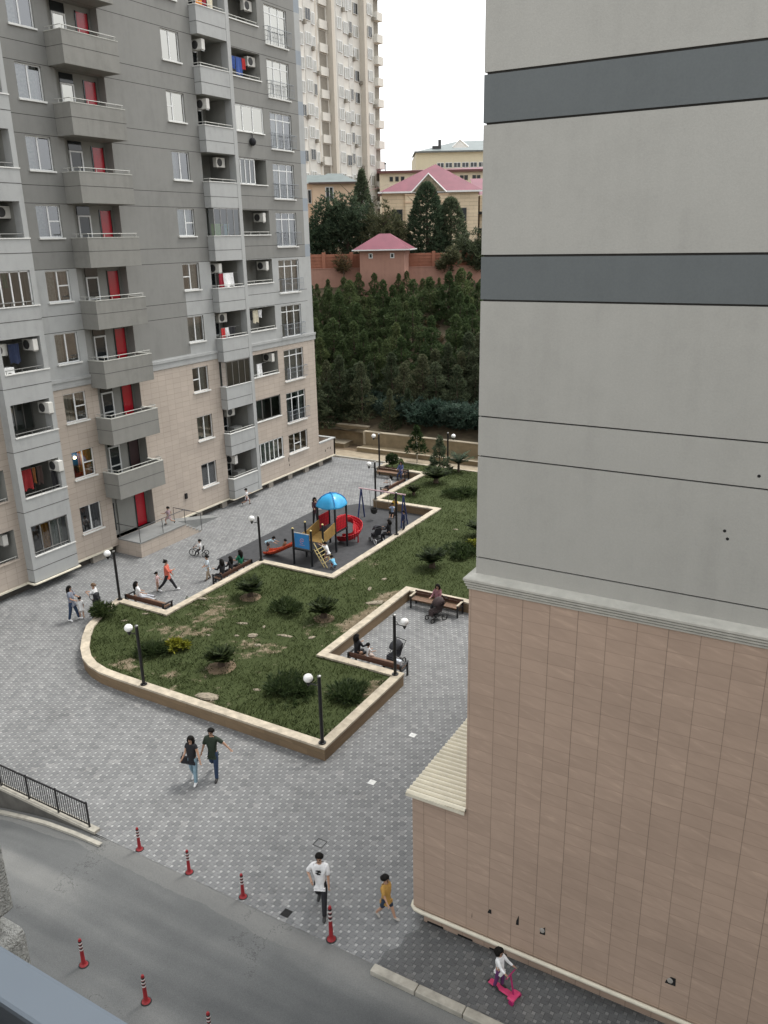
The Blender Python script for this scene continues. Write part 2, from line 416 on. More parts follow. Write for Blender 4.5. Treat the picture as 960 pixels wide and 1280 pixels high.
for i in range(n):
    if i in (4, 5): continue
    if i == 5: continue
    j = (i+1) % n
    a0, b0, a1, b1 = IN0[i], IN0[j], IN1[i], IN1[j]
    g.add([(a0.x,a0.y,0),(b0.x,b0.y,0),(b0.x,b0.y,.455),(a0.x,a0.y,.455),(a1.x,a1.y,0),(b1.x,b1.y,0),(b1.x,b1.y,.455),(a1.x,a1.y,.455)],
          [(0,1,2,3),(5,4,7,6)])
    a0, b0, a1, b1 = CO0[i], CO0[j], CO1[i], CO1[j]
    c.add([(a0.x,a0.y,.455),(b0.x,b0.y,.455),(b0.x,b0.y,.535),(a0.x,a0.y,.535),(a1.x,a1.y,.455),(b1.x,b1.y,.455),(b1.x,b1.y,.535),(a1.x,a1.y,.535)],
          [(0,1,2,3),(5,4,7,6),(3,2,6,7),(1,0,4,5)])
g.build('tiled_wall', m_wtile, pw, world=True, fix=False)
c.build('coping', m_cap, pw, world=True, fix=False)
g = MB(); g.box(-29.5,-9,53.3,53.5,0,.15); tag(g.build('low_kerb_wall', m_cap, bevel=.01), 'low white kerb along the far edge of the lawn', 'kerb')

t = NT('lawn_ground'); p = t.pos()
at = t.n('ShaderNodeAttribute', attribute_name='bare').outputs['Fac']
fine = t.noise(p, 24, 3, .6); mid = t.noise(p, 3.2, 5, .65)
gr = t.ramp(fine, [(.25, (.027,.038,.014)), (.5, (.048,.062,.024)), (.78, (.080,.094,.040))])
di = t.ramp(t.math('ADD', t.math('MULTIPLY', mid, .6), t.math('MULTIPLY', fine, .4)), [(.32, (.075,.058,.036)), (.52, (.16,.128,.085)), (.68, (.30,.255,.185))])
f = t.math('ADD', at, t.math('MULTIPLY', t.math('SUBTRACT', mid, .5), .9))
f = t.math('ADD', f, t.math('MULTIPLY', t.math('SUBTRACT', fine, .5), .35))
cc = t.mix(t.range(f, .02, .16, 0, 1), gr, di)
t.bump(t.math('ADD', fine, mid), .7, .03); m_lawn = t.out(cc, .95, 0, .1)
me = bpy.data.meshes.new('lawn'); st = .2; pts = {}; vs = []; fs = []; bl = []
def vid(i, j):
    if (i, j) not in pts:
        x, y = -29.6+i*st, 18.9+j*st; pts[(i,j)] = len(vs); vs.append((x, y, lawn_z(x, y))); bl.append(bare(x, y))
    return pts[(i, j)]
LP = [(q.x, q.y) for q in offset(OUT, .14)]
for i in range(105):
    for j in range(174):
        if inside(-29.6+(i+.5)*st, 18.9+(j+.5)*st, LP): fs.append((vid(i,j), vid(i+1,j), vid(i+1,j+1), vid(i,j+1)))
me.from_pydata(vs, [], fs); me.materials.append(m_lawn)
me.attributes.new('bare', 'FLOAT', 'POINT').data.foreach_set('value', bl)
me.polygons.foreach_set('use_smooth', [True]*len(fs))
lw = bpy.data.objects.new('lawn', me); COL.objects.link(lw); struct(lw)

m_grass = leafm('grass_blades', (.024,.038,.013), (.098,.124,.046), .7)
def blades(name, pts, mat, h=(.05,.12), w=.012, kind='stuff'):
    V = []; F = []
    for (x, y, z) in pts:
        a = random.uniform(0, 2*PI); hh = random.uniform(*h); l = random.uniform(.2, .9)*hh
        dx, dy = math.cos(a), math.sin(a); b = random.uniform(0, 2*PI); lx, ly = math.cos(b)*l, math.sin(b)*l
        o = len(V); ww = w*random.uniform(.7, 1.5)
        V += [(x-dx*ww, y-dy*ww, z-.01), (x+dx*ww, y+dy*ww, z-.01), (x+lx*.6+dx*ww*.5, y+ly*.6+dy*ww*.5, z+hh*.7), (x+lx*1.3, y+ly*1.3, z+hh)]
        F += [(o,o+1,o+2),(o,o+2,o+3)]
    m = bpy.data.meshes.new(name); m.from_pydata(V, [], F); m.materials.append(mat)
    o = bpy.data.objects.new(name, m); COL.objects.link(o); return o
P_ = []; GP = [(q.x, q.y) for q in offset(OUT, .33)]
while len(P_) < 46000:
    x = random.uniform(-29.6,-13.4); y = 19.0+34.4*random.random()**1.25
    if not inside(x, y, GP): continue
    b = bare(x, y) + .5*mn.noise((x*3.1, y*3.1, 9))
    if b > .05 and random.random() < .93: continue
    if random.random() > .55+.6*mn.noise((x*.9, y*.9, 2)): continue
    P_.append((x, y, lawn_z(x, y)))
tag(blades('grass', P_, m_grass), 'short patchy green grass over the raised lawn', 'grass', kind='stuff')

# ------------------------------------------------------------------ brown and grey building on the right
rb = thing('apartment_building', 'windowless grey rendered end wall with brown tiled base, filling the right side', 'building', (-6.35,14.44,0))
FX, FY = -6.35, 14.44
g = MB()
def slab(z0, z1, ins=0): g.box(-6.26+ins, 30, 14.56+ins, 34, z0, z1)
gv = MB()
zz = 9.86
for z0, z1 in ((9.86,10.225),(10.255,12.385),(12.415,13.185),(13.215,15.385),(16.215,18.385),(19.215,21.385),(22.215,24.385),(25.215,34)):
    slab(z0, z1)
gv.box(-6.22,29.9,14.60,33.9,9.8,33.9)
g.build('rendered_wall', m_lightst, rb, world=True)
gv.build('joint_backing', m_groove, rb, world=True)
for z in (15.42,18.42,21.42,24.42):
    b = MB(); b.box(-6.262,30,14.556,34.0,z,z+.755); b.build('painted_band', m_band, rb, world=True)
g = MB(); g.box(-6.36,30,14.44,34,.52,9.56); g.build('tiled_wall', m_gtile, rb, world=True)
g = MB()
prof = [(0,9.56),(.03,9.56),(.03,9.60),(.005,9.605),(.005,9.62),(.055,9.625),(.055,9.665),(.025,9.67),(.025,9.685),(.078,9.69),(.078,9.73),(.045,9.735),(.045,9.75),(.10,9.755),(.10,9.80),(.085,9.82),(-.12,9.88)]
pth = [(-6.36,34),(-6.36,14.44),(30,14.44)]
rows = []
for d, z in prof: rows.append([(-6.36-d,34,z),(-6.36-d,14.44-d,z),(30,14.44-d,z)])
for a, b in zip(rows, rows[1:]):
    for k in range(2): g.quad(a[k], a[k+1], b[k+1], b[k])
g.build('cornice', m_cornice, rb, world=True, fix=False)
g = MB(); g.box(-6.1,30,14.60,34,0,.52); g.box(-7.55,-6.1,14.60,17.7,0,.52); g.build('plinth', m_gtile, rb, world=True)
for a, b in ((-7.45,-7.0),(-6.6,-6.2),(-5.75,-5.3)):
    g = MB(); g.box(a,b,14.592,14.61,.0,.06); g.build('plinth_vent', m_dark, rb, world=True)
g = MB(); g.box(-7.76,-6.36,14.44,17.8,.52,3.90); g.build('side_wing', m_gtile, rb, world=True)
# corrugated sheet over the wing
g = MB(); ny = 132; ya, yb = 14.36, 17.95; Z0 = 3.93
zp = (0,0,.055,.06,.055,0)
for i in range(ny):
    y0 = ya+(yb-ya)*i/ny; y1 = ya+(yb-ya)*(i+1)/ny
    z0 = Z0+zp[i%6]; z1 = Z0+zp[(i+1)%6]
    g.quad((-7.90,y0,z0),(-6.36,y0,z0+.03),(-6.36,y1,z1+.03),(-7.90,y1,z1), 1 if i%6 in (0,5) else 0)
g.build('corrugated_roof', [M('cream_sheet_roof', (.68,.63,.50), .55, .10, 2.2), M('dark_roof_valley', (.34,.30,.225), .8, .2, 3)], rb, world=True, fix=False)  # valley floors take a darker tone than the ribs
g = MB(); g.box(-7.90,-6.37,14.36,14.375,3.86,3.95); g.box(-7.905,-7.89,14.36,17.95,3.87,3.94); g.build('roof_edge', m_cream, rb, world=True)
g = MB(); g.tube([(-7.80,17.8,.50),(-7.83,14.60,.50),(-7.80,14.47,.50),(-7.70,14.39,.50),(-7.5,14.37,.50),(30,14.37,.50)], .052, 10)
g.build('base_moulding', m_cream, rb, smooth=True, world=True)
# knocked out tile corners
for i, (x, z, w, h) in enumerate(((-6.16,1.0,.014,.18),(-5.71,1.32,.10,.13),(-5.01,1.39,.07,.30),(-4.4,1.38,.13,.24),(-1.56,1.41,.22,.22))):
    g = MB(); y = 14.436; k = .5 if i in (1, 4) else .1
    vs = [(x-w/2,y,z-h/2),(x+w/2,y,z-h/2*.9),(x+w/2*.9,y,z+h/2),(x+w/2-w*k,y,z+h/2),(x-w/2*.8,y,z-h*.1)]
    g.add(vs, [(0,1,2,3,4)]); g.build('broken_tile', m_dark, rb, world=True, fix=False)
    if i >= 3:
        g = MB(); g.ball((x-.01,14.433,z), .06, 8, sz=1.2, sy=.2); g.build('exposed_pipe', M('exposed_pipe', (.35,.33,.3), .5), rb, world=True)
for (x, z) in ((-1.14,12.62),(-1.57,11.57),(-1.51,11.43)):
    g = MB(); g.ball((x,14.56,z), .028, 8, sy=.4); g.build('wall_fixing', m_dark, rb, world=True)
# ------------------------------------------------------------------ grey apartment block on the left
LX = -34.5
ab = thing('apartment_building', 'grey apartment block with stacked balconies, red doors and beige tiled base', 'building', (LX,30,0))
NK = 10
F0 = lambda k: 1.0+3*k
holes = []          # (y0,y1,z0,z1,reveal depth)
for k in range(NK):
    f = F0(k)
    holes.append((27.42,28.83,f+.87,f+2.35,.14))                    # window column
    holes.append((29.62,32.60,(f if k else .9),f+2.42,.0))         # entrance recess
    holes.append((36.88,38.27,f+.87,f+2.35,.14))
    holes.append((39.30,41.95,(f-.1 if k else .52),f+2.42,.0))            # loggia behind the bay
    holes.append((42.33,45.38,f+.87,f+2.37,.0))
    holes.append((46.07,48.40,(f+.12 if k else f+.88),f+2.27,.14))
    holes.append((23.95,26.25,(f if k else .6),f+2.42,.0))               # loggia of the near bay
    if k < 3: holes.append((20.3,23.42,f+.87,f+2.43,.0))
def wall_mat(y, z):
    if z < 9.62: return 0
    if y > 49.25:
        if z < 15.4: return 2
        return 3 if (z-.4) % 3 < .82 else 2
    if z < 10.22: return 2
    if y < 29.3: return 2 if z < 15.42 else 1
    if y < 36.92: return 1
    if y < 38.3: return 2 if z < 13.9 else 1
    return 2 if z < 15.42 else 1
ys = sorted({6.0, 49.85, 36.92, 38.3, 49.25, 29.3, 23.8} | {h[i] for h in holes for i in (0,1)})
zs = {.5, 44.0, 9.62, 10.22, 13.9, 15.42} | {h[i] for h in holes for i in (2,3)}
for k in range(3, 15): zs |= {3*k+.385+1, 3*k+.415+1, 3*k+1.2, 3*k+1.23, 3*k+.40, 3*k+.43}
zs = sorted(zs)
def groove(z): return z > 10.3 and (abs((z-.415) % 3) < .02 or abs((z-.415) % 3 - 3) < .02 or abs((z-1.215) % 3) < .02)
g = MB()
for z0, z1 in zip(zs, zs[1:]):
    zc = (z0+z1)/2; run = None
    if z1-z0 < 1e-5: continue
    for y0, y1 in zip(ys, ys[1:]):
        yc = (y0+y1)/2
        hole = any(h[0] < yc < h[1] and h[2] < zc < h[3] for h in holes)
        m = None if hole else (4 if groove(zc) and yc < 49.25 else wall_mat(yc, zc))
        if run and (run[2] != m):
            if run[2] is not None: g.quad((LX,run[0],z0),(LX,run[1],z0),(LX,run[1],z1),(LX,run[0],z1), run[2])
            run = None
        run = [run[0] if run else y0, y1, m]
    if run and run[2] is not None: g.quad((LX,run[0],z0),(LX,run[1],z0),(LX,run[1],z1),(LX,run[0],z1), run[2])
for y0, y1, z0, z1, d in holes:
    if d:
        m = wall_mat(y0-.05, (z0+z1)/2); a, b = LX-d-.06, LX
        g.quad((a,y0,z0),(b,y0,z0),(b,y0,z1),(a,y0,z1), m); g.quad((a,y1,z0),(b,y1,z0),(b,y1,z1),(a,y1,z1), m)
        g.quad((a,y0,z0),(b,y0,z0),(b,y1,z0),(a,y1,z0), m); g.quad((a,y0,z1),(b,y0,z1),(b,y1,z1),(a,y1,z1), m)
# far end wall, back and roof
for z0, z1, m in ((.5,9.62,0),(9.62,44,2)): g.quad((LX,49.85,z0),(-56,49.85,z0),(-56,49.85,z1),(LX,49.85,z1), m)
g.quad((-56,6,.5),(-56,49.85,.5),(-56,49.85,44),(-56,6,44), 1); g.quad((LX,6,44),(LX,49.85,44),(-56,49.85,44),(-56,6,44), 1)
g.quad((LX,6,.5),(-56,6,.5),(-56,6,44),(LX,6,44), 1)
g.build('wall', [m_ltile, m_greyst, m_lightst2, m_quoin, m_groove], ab, world=True, fix=False)
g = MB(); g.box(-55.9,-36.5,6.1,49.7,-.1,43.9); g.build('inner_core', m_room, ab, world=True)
# cornice over the tiled base, cream lower edge, vents in the plinth
for y0, y1 in ((26.5,29.25),(32.68,39.2),(42.08,49.95)):
    g = MB(); g.box(LX+.002,LX+.05,y0,y1,9.64,9.98); g.box(LX+.002,LX+.10,y0,y1,9.98,10.14); g.build('cornice', m_lightst2, ab, world=True)
for y0, y1 in ((6,23.75),(26.5,29.2),(34.6,39.2),(42.1,52.0)): g = MB(); g.box(LX-.25,LX+.07,y0,y1,.44,.53); g.build('base_edge', m_cream, ab, world=True)
g = MB(); g.tube([(LX+.02,23.68,.50),(-33.98,23.68,.50),(-33.93,23.74,.50),(-33.93,26.5,.50),(LX,26.55,.50)], .06, 8); g.build('base_moulding', m_cream, ab, world=True)
g = MB(); g.tube([(LX+.02,39.15,.48),(-34.08,39.15,.48),(-34.04,39.2,.48),(-34.04,42.1,.48),(LX,42.14,.48)], .05, 8); g.build('base_moulding', m_cream, ab, world=True)
g = MB(); g.box(LX-.6,LX-.32,6,52,-.05,.44); g.build('plinth', M('dark_plinth', (.075,.068,.06), .9), ab, world=True)
for y, w in ((36.2,.5),(38.6,.5),(43.6,.5),(45.9,.5),(48.0,.5),(49.9,.5),(21.0,1),(27.9,1)):
    g = MB(); g.box(LX-.33,LX-.10,y,y+w,0,.40); g.build('plinth_block', M('plinth_block', (.33,.30,.26), .9), ab, world=True)
# low light-well annex at the far corner
g = MB()
g.box(LX-.2,LX,49.85,52.05,.5,1.78,0); g.box(-40,LX,51.85,52.05,.5,1.78,0); g.box(-40,LX-.2,49.85,51.85,.5,.9,1)
g.box(-36.6,-36.4,49.85,51.85,.9,1.78,0)
g.box(LX-.24,LX+.03,49.87,52.09,1.78,1.86,2); g.box(-40,LX-.24,51.83,52.09,1.78,1.86,2)
g.build('light_well', [m_ltile, m_dark, m_lightst2], ab, world=True)
m0 = LX+.003
for y, z, w, h in ((45.9,1.35,.08,.42),(45.95,1.02,.10,.18),(50.6,1.0,.12,.2),(50.95,1.15,.14,.12),(51.3,1.05,.10,.22)):
    g = MB(); g.add([(m0,y,z),(m0,y+w,z+.03),(m0,y+w*.8,z+h),(m0,y+w*.1,z+h*.7)], [(0,1,2,3)]); g.build('broken_tile', m_dark, ab, world=True, fix=False)
g = MB(); g.box(LX,LX+.09,35.2,35.36,1.62,1.95); g.build('meter_box', m_dark, ab, world=True)

# ---- windows (each its own part, with panes, sill and curtain)
def pleat(mb, y0, y1, z0, z1, x, amp=.03, n=None):
    n = n or max(6, int((y1-y0)/.05)); ph = random.random()*6
    P0 = [(x+amp*math.sin(i*1.7+ph)+amp*.5*math.sin(i*.6), y0+(y1-y0)*i/n) for i in range(n+1)]
    for (xa,ya),(xb,yb) in zip(P0, P0[1:]): mb.quad((xa,ya,z0),(xb,yb,z0),(xb,yb,z1),(xa,ya,z1))
def make_window(w, h, bars, trans=(), curtains=(), frame=m_wpvc, glass=m_glass, sill=True, room=True, d=.14, rail=False):
    """bars: y of the uprights; trans: (y0,y1,z) cross bars; curtains: (y0,y1,material)"""
    fr = MB(); t_ = .055; xa, xb = -d-.005, -d+.055
    fr.box(xa,xb,0,w,0,t_); fr.box(xa,xb,0,w,h-t_,h); fr.box(xa,xb,0,t_,t_,h-t_); fr.box(xa,xb,w-t_,w,t_,h-t_)
    for b in bars: fr.box(xa,xb+.004,b-.035,b+.035,t_,h-t_)
    for y0, y1, z in trans: fr.box(xa+.003,xb+.002,y0,y1,z-.03,z+.03)
    o = fr.build('window', frame, ab)
    p_ = MB(); p_.quad((-d+.03,.03,.03),(-d+.03,w-.03,.03),(-d+.03,w-.03,h-.03),(-d+.03,.03,h-.03)); p_.build('pane', glass, o, fix=False)
    if sill:
        s_ = MB(); s_.box(-d,.09,-.05,w+.05,-.075,-.002); s_.build('sill', m_sill, o)
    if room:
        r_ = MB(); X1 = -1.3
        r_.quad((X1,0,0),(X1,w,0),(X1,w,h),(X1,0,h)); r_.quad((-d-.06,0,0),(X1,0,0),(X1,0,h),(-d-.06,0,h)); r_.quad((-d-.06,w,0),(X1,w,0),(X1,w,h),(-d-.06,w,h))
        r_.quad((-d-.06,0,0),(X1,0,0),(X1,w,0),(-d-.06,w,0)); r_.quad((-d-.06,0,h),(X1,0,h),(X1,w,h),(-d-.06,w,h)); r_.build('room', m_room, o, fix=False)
    for y0, y1, m in curtains:
        c_ = MB(); pleat(c_, y0, y1, .03, h-.03, -d-.16); c_.build('curtain', m, o, fix=False)
    if rail:
        q = MB(); q.tube([(-.05,-.08,.90),(.26,-.08,.90),(.26,w+.10,.90),(-.05,w+.10,.90)], .018, 6); q.tube([(-.05,-.08,.14),(.26,-.08,.14),(.26,w+.10,.14),(-.05,w+.10,.14)], .014, 6)
        q.tube([(.26,-.08,.60),(.26,w+.1,.60)], .010, 6)
        k = 16
        for i in range(k+1):
            y = -.08+(w+.18)*i/k; q.box(.254,.266,y-.006,y+.006,.14,.90)
        for i in (1, 2): q.box(.252,.268,-.08+i*.10-.006,-.08+i*.10+.006,.14,.90)
        q.build('guard_rail', M('guard_rail_paint', (.20,.22,.24), .45, .05), o)
    return o
def at(o, y, z, first):
    if first: o.location = (0, y-30, z)
    else: o = dup(o, (0, y-30, z), parent=ab)
    return o
w_, h_ = 1.41, 1.48
m_mirror = glassm('sky_reflecting_glass', (.4,.42,.42), 1.0)
two = [make_window(w_,h_,[.68],(),[(.06,.66,m_curt)]), make_window(w_,h_,[.72],[(.72,w_,.75)],[(.06,.70,m_curt),(1.0,1.36,m_curtd)]),
       make_window(w_,h_,[.68],(),[(.05,1.36,m_curt)]), make_window(w_,h_,[.70],(),[(.05,.5,m_curtd),(.8,1.36,m_curtd)]),
       make_window(w_,h_,[.66],[(0,.66,.75)],[(.7,1.36,m_curt)]), make_window(w_,h_,[.70],[(.70,w_,.72)],[(.06,1.36,m_curtw)])]
two += [make_window(w_,h_,[.68],(),[(.06,.36,m_curtw)],glass=m_mirror), make_window(w_,h_,[.5],[(0,.5,.75)],[(.06,.9,m_curtw)],glass=m_mirror)]
used = set()
def place(lst, i, y, z):
    o = at(lst[i], y, z, id(lst[i]) not in used); used.add(id(lst[i])); return o
warm = make_window(w_, h_, [.72], [(.72,w_,.75)], [(.74,1.36,m_orange)], room=True)
t = NT('lit_bulb'); t.b.inputs['Emission Color'].default_value = (1,.62,.28,1); t.b.inputs['Emission Strength'].default_value = 22; m_bulb = t.mat
b = MB(); b.ball((-.42,.5,1.05), .075, 10, k=6); b.build('lit_bulb', m_bulb, warm, smooth=True)
b = MB(); pleat(b, .95, 1.38, .03, 1.45, -.75, .03); b.build('curtain', m_orange, warm, fix=False)
for k, i in enumerate((3,-1,1,0,1,1,0,2,0,2)):
    if i < 0: warm.location = (0, 27.42-30, F0(k)+.87)
    else: place(two, i, 27.42, F0(k)+.87)
for k, i in enumerate((3,2,4,2,4,5,0,7,6,6)): place(two, i, 36.87, F0(k)+.87)
fr = [make_window(2.33,2.15,[.74,1.55],[(0,2.33,1.72)],[(.06,.8,m_curt),(1.5,2.27,m_curt)],rail=True), make_window(2.33,2.15,[.76,1.58],[(0,2.33,1.72)],[(.06,2.27,m_curt)],rail=True),
      make_window(2.33,2.15,[.74,1.50],[(0,2.33,1.72)],[(.5,1.2,m_curtw)],rail=True), make_window(2.33,2.15,[.76,1.55],[(0,2.33,1.72)],[(.8,1.5,m_curtw)],glass=m_mirror,rail=True)]
for k, i in enumerate((None,0,1,0,1,0,1,2,3,3)):
    if i is not None: place(fr, i, 46.07, F0(k)+.12)
gw = make_window(2.33,1.39,[.76,1.55],[(.76,1.55,.6)],[(.06,.7,m_curtd),(1.6,2.27,m_curtd)]); gw.location = (0,46.07-30,F0(0)+.88)

# ---- loggias
def recess(y0, y1, z0, z1, depth, name='loggia', mat=m_recess, x=LX, front=0.0):
    b = MB(); X1 = x-depth; X0 = x+front
    b.quad((X1,y0,z0),(X1,y1,z0),(X1,y1,z1),(X1,y0,z1)); b.quad((X0,y0,z0),(X1,y0,z0),(X1,y0,z1),(X0,y0,z1)); b.quad((X0,y1,z0),(X1,y1,z0),(X1,y1,z1),(X0,y1,z1))
    b.quad((X0,y0,z0),(X1,y0,z0),(X1,y1,z0),(X0,y1,z0)); b.quad((X0,y0,z1),(X1,y0,z1),(X1,y1,z1),(X0,y1,z1))
    return b.build(name, mat, ab, world=True, fix=False)
def door(y0, y1, z0, z1, x, parent, mat=m_wpvc, pane=(.0,.0), solid=False, name='door'):
    b = MB(); t_ = .07
    if solid: b.box(x,x+.05,y0,y1,z0,z1)
    else:
        b.box(x,x+.06,y0,y0+t_,z0,z1); b.box(x,x+.06,y1-t_,y1,z0,z1); b.box(x,x+.06,y0+t_,y1-t_,z1-t_,z1); b.box(x,x+.06,y0+t_,y1-t_,z0,z0+t_)
        b.box(x,x+.061,y0+t_,y1-t_,z0+.8,z0+.86)
    o = b.build(name, mat, ab, world=True)
    if not solid:
        q = MB(); q.quad((x+.02,y0+.05,z0+.05),(x+.02,y1-.05,z0+.05),(x+.02,y1-.05,z1-.05),(x+.02,y0+.05,z1-.05)); c = q.build('pane', m_mirror if (solid is False and parent is ab and z0 > 21 and y0 < 32) else m_darkpane, o, fix=False)
        c.data.transform(Matrix.Translation(-Vector(ab.location)))
    return o
m_darkpane = M('dark_glass', (.02,.024,.026), .06, .05, 3, spec=.6)
FL = ('ground', 'first', 'second', 'third', 'fourth', 'fifth', 'sixth', 'seventh', 'eighth', 'ninth')
def ac_unit(x, y, z, face, label, s=1.0):
    """face '+x' = fan looks out of the facade, '-y' = fan looks along it"""
    t_ = thing('air_conditioner', label, 'air conditioner', (x,y,z), 0 if face == '+x' else -PI/2, 'air conditioners on the grey block')
    b = MB(); b.box(-.14,.14,-.39,.39,-.27,.27); b.build('casing', m_ac, t_, bevel=.02)
    b = MB(); b.lathe([(.22,0),(.22,.012),(.16,.022),(.02,.025)], (.142,-.10,0), 20, 0, Matrix.Rotation(PI/2,4,'Y')); b.build('fan_grille', m_acd, t_)
    b = MB(); b.box(-.14,.12,-.33,-.29,-.33,-.272); b.box(-.14,.12,.29,.33,-.33,-.272); b.build('bracket', m_steel, t_)
    return t_
def laundry(x, y0, y1, ztop, pieces, label):
    t_ = thing('laundry', label, 'laundry', (x,(y0+y1)/2,ztop), 0, 'washing hung on the balconies')
    b = MB(); b.tube([(0,(y0-y1)/2,0),(0,(y1-y0)/2,0)], .006, 5); b.build('washing_line', m_steel, t_)
    y = (y0-y1)/2+.05
    for w, h, m in pieces:
        b = MB(); n = 8; ph = random.random()*6
        vs = [(.035*math.sin(i*1.1+ph)*(.3+j/3), y+w*i/n+.02*math.sin(j+ph)*j/3, -.01-h*j/4*(1+.05*math.sin(i+ph))) for j in range(5) for i in range(n+1)]
        b.add(vs, [(j*(n+1)+i, j*(n+1)+i+1, (j+1)*(n+1)+i+1, (j+1)*(n+1)+i) for j in range(4) for i in range(n)])
        b.build('garment', cloth(*m), t_, fix=False, smooth=True); y += w+.06
    return t_
def rail_on(x, y0, y1, z, back=False, parent=None, ret=None, h=.20, m=None):
    b = MB(); r_ = .022
    pts = [(x,y0,z+h),(x,y1,z+h)]
    if ret is not None: pts = [(ret,y0,z+h)]+pts
    if back and ret is not None: pts = pts+[(ret+.5,y1,z+h)]
    b.tube(pts, r_, 6)
    n = max(2, int((y1-y0)/.9)+1)
    for i in range(n): y = y0+.06+(y1-y0-.12)*i/(n-1); b.tube([(x,y,z),(x,y,z+h)], .014, 6)
    return b.build('railing', m or m_railw, ab, world=True)
RED = ('red', (.45,.03,.03)); BLU = ('blue', (.05,.10,.32)); WHT = ('white', (.74,.74,.74)); GRN = ('green', (.35,.52,.16)); LBL = ('light_blue', (.35,.52,.60)); ORG = ('orange', (.6,.22,.03)); BLK = ('black', (.015,.015,.018)); CRM = ('cream', (.6,.55,.42)); DRD = ('dark_red', (.25,.015,.03))

# column with the projecting stub bay
for k in range(NK):
    f = F0(k); a = MB()
    zb = f-.58 if k else .5
    a.box(-34.1,-33.98-.02,39.25,41.74,zb,f+.83); a.box(LX,-34.1,39.25,39.37,zb,f+.83); a.box(LX,-34.1,39.37,41.74,zb,zb+.16)
    o = a.build('balcony_front', m_lightst2, ab, world=True, bevel=.012)
    c = MB(); c.box(-34.14,-33.97,39.22,41.74,f+.83,f+.87); c.box(LX,-34.14,39.22,39.40,f+.83,f+.87)
    c.build('balcony_coping', m_sill, ab, world=True)
    c = MB(); c.box(-34.10,-33.993,39.246,41.74,f+.03,f+.05); c.box(LX,-33.993,39.244,39.25,f+.03,f+.05); c.build('balcony_joint', m_groove, ab, world=True)
    recess(39.3, 41.72, f, f+2.42, 1.5, front=.0)
    if k in (5, 2):
        b = MB()
        for y in (39.42,40.0,40.6,41.2,41.7): b.box(-34.06,-34.02,y-.02,y+.02,f+.87,f+2.40)
        b.box(-34.06,-34.02,39.4,41.72,f+2.36,f+2.41); fr_ = b.build('glazing_frame', m_steel, ab, world=True)
        b = MB(); b.quad((-34.04,39.42,f+.88),(-34.04,41.7,f+.88),(-34.04,41.7,f+2.38),(-34.04,39.42,f+2.38)); b.quad((-34.04,39.4,f+.88),(LX,39.4,f+.88),(LX,39.4,f+2.38),(-34.04,39.4,f+2.38)); q = b.build('pane', m_glass2, fr_, fix=False)
        q.data.transform(Matrix.Translation(-Vector(ab.location)))
    else: rail_on(-34.05, 39.3, 41.7, f+.87, ret=LX, h=.14)
    if k not in (5, 2): door(40.55 if k != 6 else 39.5, 41.35 if k != 6 else 40.1, f, f+2.1, -35.98, ab, m_wpvc if k not in (6,) else m_blackm)
b = MB(); b.box(LX,-33.99,41.74,42.05,.5,44); b.build('bay_pier', m_lightst2, ab, world=True)
for k, (y, x, face) in {8:(39.85,-34.55,'-y'),7:(39.85,-34.55,'-y'),6:(41.1,-34.75,'+x'),4:(39.85,-34.6,'-y'),3:(40.35,-34.9,'+x'),1:(40.5,-35.0,'+x'),0:(39.9,-34.6,'-y')}.items():
    ac_unit(x, y, F0(k)+2.0, face, 'white air conditioner hanging in the %s floor loggia of the pale stub-balcony column' % FL[k])
laundry(-34.3, 39.6, 41.5, F0(9)+1.65, [(.5,.9,ORG),(.35,.8,DRD),(.5,.7,CRM)], 'orange and dark red washing at the very top of the stub-balcony column')
laundry(-34.4, 39.5, 41.5, F0(5)+1.55, [(.9,.75,GRN),(.1,.1,GRN),(.5,.7,LBL)], 'lime green and pale blue cloths behind balcony glass')
laundry(-34.2, 39.6, 41.4, F0(4)+1.7, [(.35,.9,DRD),(.9,.8,WHT)], 'large white sheet and red cloth drying on fourth floor stub balcony')
laundry(-34.3, 39.5, 41.3, F0(3)+1.45, [(.35,.6,RED),(.3,.55,WHT),(.55,.75,BLK)], 'red, white and black washing on the third floor stub balcony')
for k, lab in ((0,'ground'),(1,'first'),(6,'sixth'),(7,'seventh'),(8,'eighth')):
    t_ = thing('storage_cabinet', 'pale storage cabinet left in the %s floor stub-balcony loggia' % lab, 'cabinet', (-34.95,40.9,F0(k)), 0, 'cabinets kept in the loggias')
    b = MB(); b.box(-.25,.25,-.4,.4,0,.95); b.build('cabinet_body', M('cabinet_grey', (.22,.22,.21), .6), t_, bevel=.01)
    b = MB(); b.box(.252,.262,-.38,-.01,.05,.9); b.box(.252,.262,.01,.38,.05,.9); b.build('cabinet_door', m_recess, t_)

